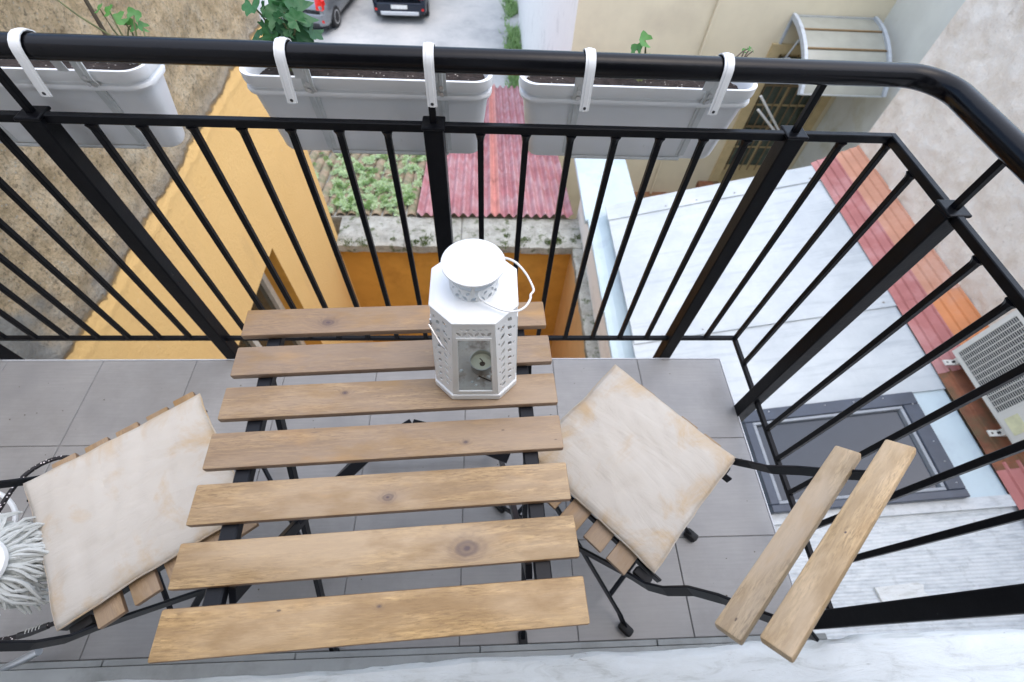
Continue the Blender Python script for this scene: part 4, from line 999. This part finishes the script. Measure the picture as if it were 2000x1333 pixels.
def pierced(outer, holes, mapf):
    """flat panel with real holes: outer and holes are 2-D polygons, mapf maps to 3-D"""
    bm = bmesh.new(); edges = []
    for loop in [outer] + holes:
        vs = [bm.verts.new((x, y, 0)) for x, y in loop]
        edges += [bm.edges.new((vs[i], vs[(i + 1) % len(vs)])) for i in range(len(vs))]
    bmesh.ops.triangle_fill(bm, edges=edges, use_beauty=True)
    bm.verts.index_update()
    mb = MB(); mb.add([mapf(v.co.x, v.co.y) for v in bm.verts], [tuple(v.index for v in f.verts) for f in bm.faces]); bm.free()
    return mb
def panel_holes(front, w_, h_):
    """holes in panel units (0..1), leaf sizes given in metres"""
    hs_ = []
    def lf(u, v_, L, W, a): hs_.append([(x / w_, y / h_) for x, y in leafpoly(u * w_, v_ * h_, L, W, a)])
    if front:
        for k in range(6): lf(.14 + k * .144, .872, .0125, .0062, R(55 if k % 2 else 125))
        for k in range(5): lf(.212 + k * .144, .925, .0085, .0042, R(20 if k % 2 else 160))
        hs_.append([(.12, .065), (.88, .065), (.88, .815), (.12, .815)])
    else:
        for k in range(9):
            y = .09 + k * .098
            lf(.32, y, .0145, .0062, R(58)); lf(.66, y + .04, .0145, .0062, R(122))
            if k % 2 == 0: lf(.15, y + .034, .007, .0034, R(100))
            else: lf(.86, y + .01, .007, .0034, R(80))
    return hs_
for i in range(8):
    p00, p10 = Vector(b_bot[i]), Vector(b_bot[(i + 1) % 8]); p01, p11 = Vector(b_top[i]), Vector(b_top[(i + 1) % 8])
    mapf = lambda u, v_: p00.lerp(p10, u).lerp(p01.lerp(p11, u), v_)
    big = (i % 2 == 0)
    pn = pierced([(0, 0), (1, 0), (1, 1), (0, 1)], panel_holes(big, (p10 - p00).length, .197), mapf)
    o = lpart('panel', pn, M['white_enamel'], la)
    sm = o.modifiers.new('thickness', 'SOLIDIFY'); sm.thickness = .0012; sm.offset = 0
    if big:
        cen = (p00 + p11) / 2; inn = Vector((-cen.x, -cen.y, 0)).normalized() * .0022
        gp_ = MB().add([mapf(.08, .045) + inn, mapf(.92, .045) + inn, mapf(.92, .835) + inn, mapf(.08, .835) + inn], [(0, 1, 2, 3)])
        lpart('pane', gp_, M['glass'], la)
        fr3 = MB()
        for (u0, u1, v0, v1) in ((.085, .12, .045, .835), (.88, .915, .045, .835), (.12, .88, .045, .068), (.12, .88, .812, .835)):
            q = [mapf(u0, v0), mapf(u1, v0), mapf(u1, v1), mapf(u0, v1)]; out = -inn.normalized()
            fr3.loft([[a + out * .0007 for a in q], [a + out * .0022 for a in q]])
        lpart('pane_frame', fr3, M['white_enamel'], la)
lpart('latch', MB().tube([(-.0600, -.030, .172), (-.0625, -.038, .178), (-.045, -.064, .166), (-.0405, -.0665, .160)], .0016, 6).tube([(-.0605, -.030, .168), (-.0605, -.030, .180)], .002, 6), M['steel'], la, True)
lpart('latch', MB().tube([(.0595, .02, .060), (.064, .018, .066), (.0645, .014, .078), (.060, .012, .086), (.0645, .01, .10), (.061, .008, .11)], .003, 6), M['white_enamel'], la, True)
RFZ = .214
lpart('roof', MB().loft([octa(.113, .121, .030, RFZ - .004), octa(.1195, .1275, .0315, RFZ - .003), octa(.120, .128, .0315, RFZ + .001), octa(.104, .112, .0275, RFZ + .0045), ring(0, 0, .036, RFZ + .008, 8)[5:] + ring(0, 0, .036, RFZ + .008, 8)[:5]], True, True), M['white_enamel'], la, False, .0006, 1)
CR = .0335; H0, H1 = RFZ + .006, RFZ + .031
holes = []
for k in range(18):
    u = (k + .5) / 18; holes.append(leafpoly(u * 2 * math.pi * CR, .30 * .024, .0115, .0055, R(55 if k % 2 else 125))); holes.append(leafpoly((u + .022) * 2 * math.pi * CR, .72 * .024, .0085, .0042, R(120 if k % 2 else 60)))
Lc = 2 * math.pi * CR
outer = [(Lc * i / 66, 0) for i in range(66)] + [(Lc, 0), (Lc, .024)] + [(Lc * i / 66, .024) for i in range(65, -1, -1)]
holes = [h for h in holes if all(.0005 < x < Lc - .0005 for x, y in h)]
ch_ = pierced(outer, holes, lambda x, y: Vector((CR * math.cos(x / CR), CR * math.sin(x / CR), H0 + y)))
o = lpart('chimney', ch_, M['white_enamel'], la); sm = o.modifiers.new('thickness', 'SOLIDIFY'); sm.thickness = .001
for k in range(3):
    a = R(30 + 120 * k); lpart('cap_post', MB().box((CR * math.cos(a) - .002, CR * math.sin(a) - .002, H1 - .004), (CR * math.cos(a) + .002, CR * math.sin(a) + .002, H1 + .018)), M['white_enamel'], la)
lpart('cap', MB().loft([ring(0, 0, .040, H1 + .014, 40), ring(0, 0, .0415, H1 + .016, 40), ring(0, 0, .0415, H1 + .0185, 40), ring(0, 0, .038, H1 + .0205, 40), ring(0, 0, .02, H1 + .0225, 40), ring(0, 0, .004, H1 + .023, 40)]), M['white_enamel'], la, True)
hp_ = [(.026, .028, H1 - .003), (.041, .024, H1 + .001), (.056, .017, H1), (.069, .004, H1 - .006), (.077, -.010, H1 - .012), (.0795, -.020, H1 - .014), (.0755, -.026, H1 - .0155), (.0745, -.033, H1 - .017), (.067, -.044, H1 - .0195), (.055, -.050, H1 - .0205), (.038, -.049, H1 - .0195), (.022, -.0435, H1 - .016), (.010, -.039, H1 - .010), (.006, -.036, H1 - .004), (.007, -.033, H1 - .001)]
def smooth_path(p, n=6):
    out = []; P = [Vector(q) for q in p]
    for i in range(len(P) - 1):
        a, b_, c_, d = P[max(i - 1, 0)], P[i], P[i + 1], P[min(i + 2, len(P) - 1)]
        for k in range(n):
            t_ = k / n; out.append(.5 * ((2 * b_) + (c_ - a) * t_ + (2 * a - 5 * b_ + 4 * c_ - d) * t_ ** 2 + (3 * b_ - a - 3 * c_ + d) * t_ ** 3))
    return out + [P[-1]]
lpart('handle', MB().tube(smooth_path(hp_), .0015, 8), M['white_enamel'], la, True)
ca_ = thing('tealight_candle', 'burnt tealight candle in a tin cup inside the lantern', 'candle', (-.006, .408, LZ + .0188))
lpart('cup', MB().loft([ring(0, 0, .0165, 0, 28), ring(0, 0, .0185, .002, 28), ring(0, 0, .0195, .022, 28), ring(0, 0, .0203, .023, 28), ring(0, 0, .0188, .0225, 28), ring(0, 0, .0182, .012, 28)], True, False), M['tin'], ca_, True)
lpart('wax', MB().loft([ring(0, 0, .0180, .004, 28), ring(0, 0, .0183, .0135, 28), ring(0, 0, .009, .012, 28), ring(0, 0, .002, .0115, 28)]), M['wax'], ca_, True)
lpart('wick', MB().tube([(0, 0, .011), (.001, .001, .018), (-.003, .002, .024)], .0009, 6).loft([ring(.001, -.001, .005, .0118, 8), ring(.001, -.001, .003, .0145, 8)]), M['wick'], ca_)
mt = thing('spent_match', 'spent match and wax crumbs beside the tealight', 'match', (-.005, .385, LZ + .0188))
lpart('match_stick', MB().tube([(.014, -.006, .002), (-.006, .004, .002)], .0012, 6), M['wick'], mt)
for k in range(9):
    x, y = random.gauss(-.008, .016), random.gauss(0, .008); r_ = random.uniform(.0015, .004)
    lpart('wax_crumb', MB().loft([ring(x, y, r_, 0, 6), ring(x + .001, y, r_ * .6, r_ * .8, 6)]), M['white_enamel'], mt)

# ------------------------------------------------------------------ mop, cords and small things at the left
mo = thing('mop', 'upturned white string mop beside the left cushion', 'mop', (-.93, .17, 0))
mc = Vector((-.85, .145, .52)); mup = Vector((.35, -.10, .93)).normalized(); q = mup.to_track_quat('Z', 'Y'); Mm = Matrix.Translation(mc) @ q.to_matrix().to_4x4()
def tf(pts): return [Mm @ Vector(p_) for p_ in pts]
wpart('mop_plate', MB().loft([tf(ring(0, 0, r_, z, 32)) for r_, z in ((.030, -.012), (.046, -.006), (.049, .002), (.046, .008), (.034, .010), (.031, .0085), (.022, .0085), (.020, .012), (.004, .013))]), M['white_enamel'], mo, True)
stn = MB()
for k in range(190):
    a = random.uniform(-2.2, .9); r0_ = random.uniform(.025, .044); L = random.uniform(.04, .075)
    z0 = random.uniform(-.022, -.006); dr_ = random.uniform(.02, .075)
    pts = []
    wob = random.uniform(0, 6.28)
    for i in range(6):
        f = i / 5; rr2 = r0_ + L * f * (1 - .25 * f); aa = a + .16 * math.sin(f * 4 + wob) * f
        pts.append(Mm @ Vector((rr2 * math.cos(aa), rr2 * math.sin(aa), z0)) + Vector((0, 0, -dr_ * f * f)))
    rd = random.uniform(.0024, .0036)
    stn.taper(pts, [rd * (.9 + .25 * random.random()) for _ in range(5)] + [rd * .6], 5)
tag(wpart('mop_strings', stn, M['mop'], mo, True), kind='stuff')
wpart('handle', MB().tube([mc - mup * .012, mc - mup * .10 + Vector((-.02, 0, 0)), (-.98, .12, .02)], .010, 12), M['white_enamel'], mo, True)
bl = [(-.70, .47), (0, 0)]
def z_at(px, py, z):  # helper: image pixel (of the 2000 px photo) to world at height z, used once for loose cords
    d = rt * ((px - 1000) / 919.07) + dn2 * ((py - 666.5) / 919.07) + fw
    t_ = (z - CAM_H) / d.z
    return Vector((0, 0, CAM_H)) + d * t_
cord = [z_at(*q) for q in ((190, 900, .425), (130, 893, .43), (85, 905, .435), (45, 932, .44), (18, 965, .45), (-10, 1010, .45), (-40, 1060, .44), (-30, 1095, .43), (10, 1090, .425), (45, 1065, .42), (80, 1045, .42), (120, 1035, .418))]
tag(link('braided_cord', MB().tube(smooth_path(cord, 5), .0042, 8).mesh('braided_cord', M['braid'], True)), 'black and white braided cord looping out from under the left cushion', 'cord')
c2 = [z_at(*q) for q in ((-80, 1262, .40), (-20, 1254, .40), (20, 1247, .40), (60, 1236, .40), (95, 1222, .40), (130, 1210, .40))]
ce = thing('cord_end', 'whipped end of a braided cord at the near corner of the left cushion', 'cord', tuple(c2[2]))
wpart('cord', MB().tube(smooth_path(c2, 5), .0042, 8), M['braid'], ce, True)
wpart('whipping', MB().tube([c2[2].lerp(c2[3], .4), c2[3], c2[4]], .0058, 10), M['plastic_dark'], ce, True)
for k in range(5):
    p_ = c2[2].lerp(c2[4], .45 + k * .09); d_ = (c2[4] - c2[2]).normalized()
    wpart('whipping_turn', MB().tube([p_ - d_ * .0006, p_ + d_ * .0006], .0062, 10), M['mop'], ce)
hoop = [z_at(*q) for q in ((-30, 955, .38), (5, 968, .385), (26, 990, .39), (30, 1015, .39), (18, 1040, .385), (-12, 1060, .38), (-45, 1050, .375), (-55, 990, .375))]
tag(link('white_loop', MB().tube(smooth_path(hoop, 6), .0045, 8).mesh('white_loop', M['white_enamel'], True)), 'thin white plastic loop above the mop head', 'loop')
pl = [z_at(-120, 1375, .03), z_at(0, 1312, .06), z_at(76, 1272, .08)]
tag(link('metal_tube', MB().tube(pl, .009, 12).mesh('metal_tube', M['alu'], True)), 'bare metal tube on the floor at the lower left corner', 'tube')
gmb = MB()
for k in range(150):
    x, y, r_ = random.uniform(-1.5, .83), random.uniform(.03, .85), random.uniform(.0007, .0022)
    gmb.loft([ring(x, y, r_, .0006, 5), ring(x + r_ * .3, y, r_ * .6, .0006 + r_, 5)])
tag(link('floor_grit', gmb.mesh('floor_grit', M['cane'])), 'scattered dark grit and crumbs on the grey balcony tiles', 'grit', kind='stuff')
pb = MB(); pp = z_at(471, 1292, .006)
pb.loft([[tuple(pp + Vector((r_ * math.cos(a * .7854) * 1.2, r_ * math.sin(a * .7854), z))) for a in range(8)] for r_, z in ((.003, -.006), (.0055, -.002), (.005, .002), (.002, .004))])
tag(link('pebble', pb.mesh('pebble', M['orange_pale'], True)), 'tiny yellowish pebble on the floor in front of the table', 'pebble')
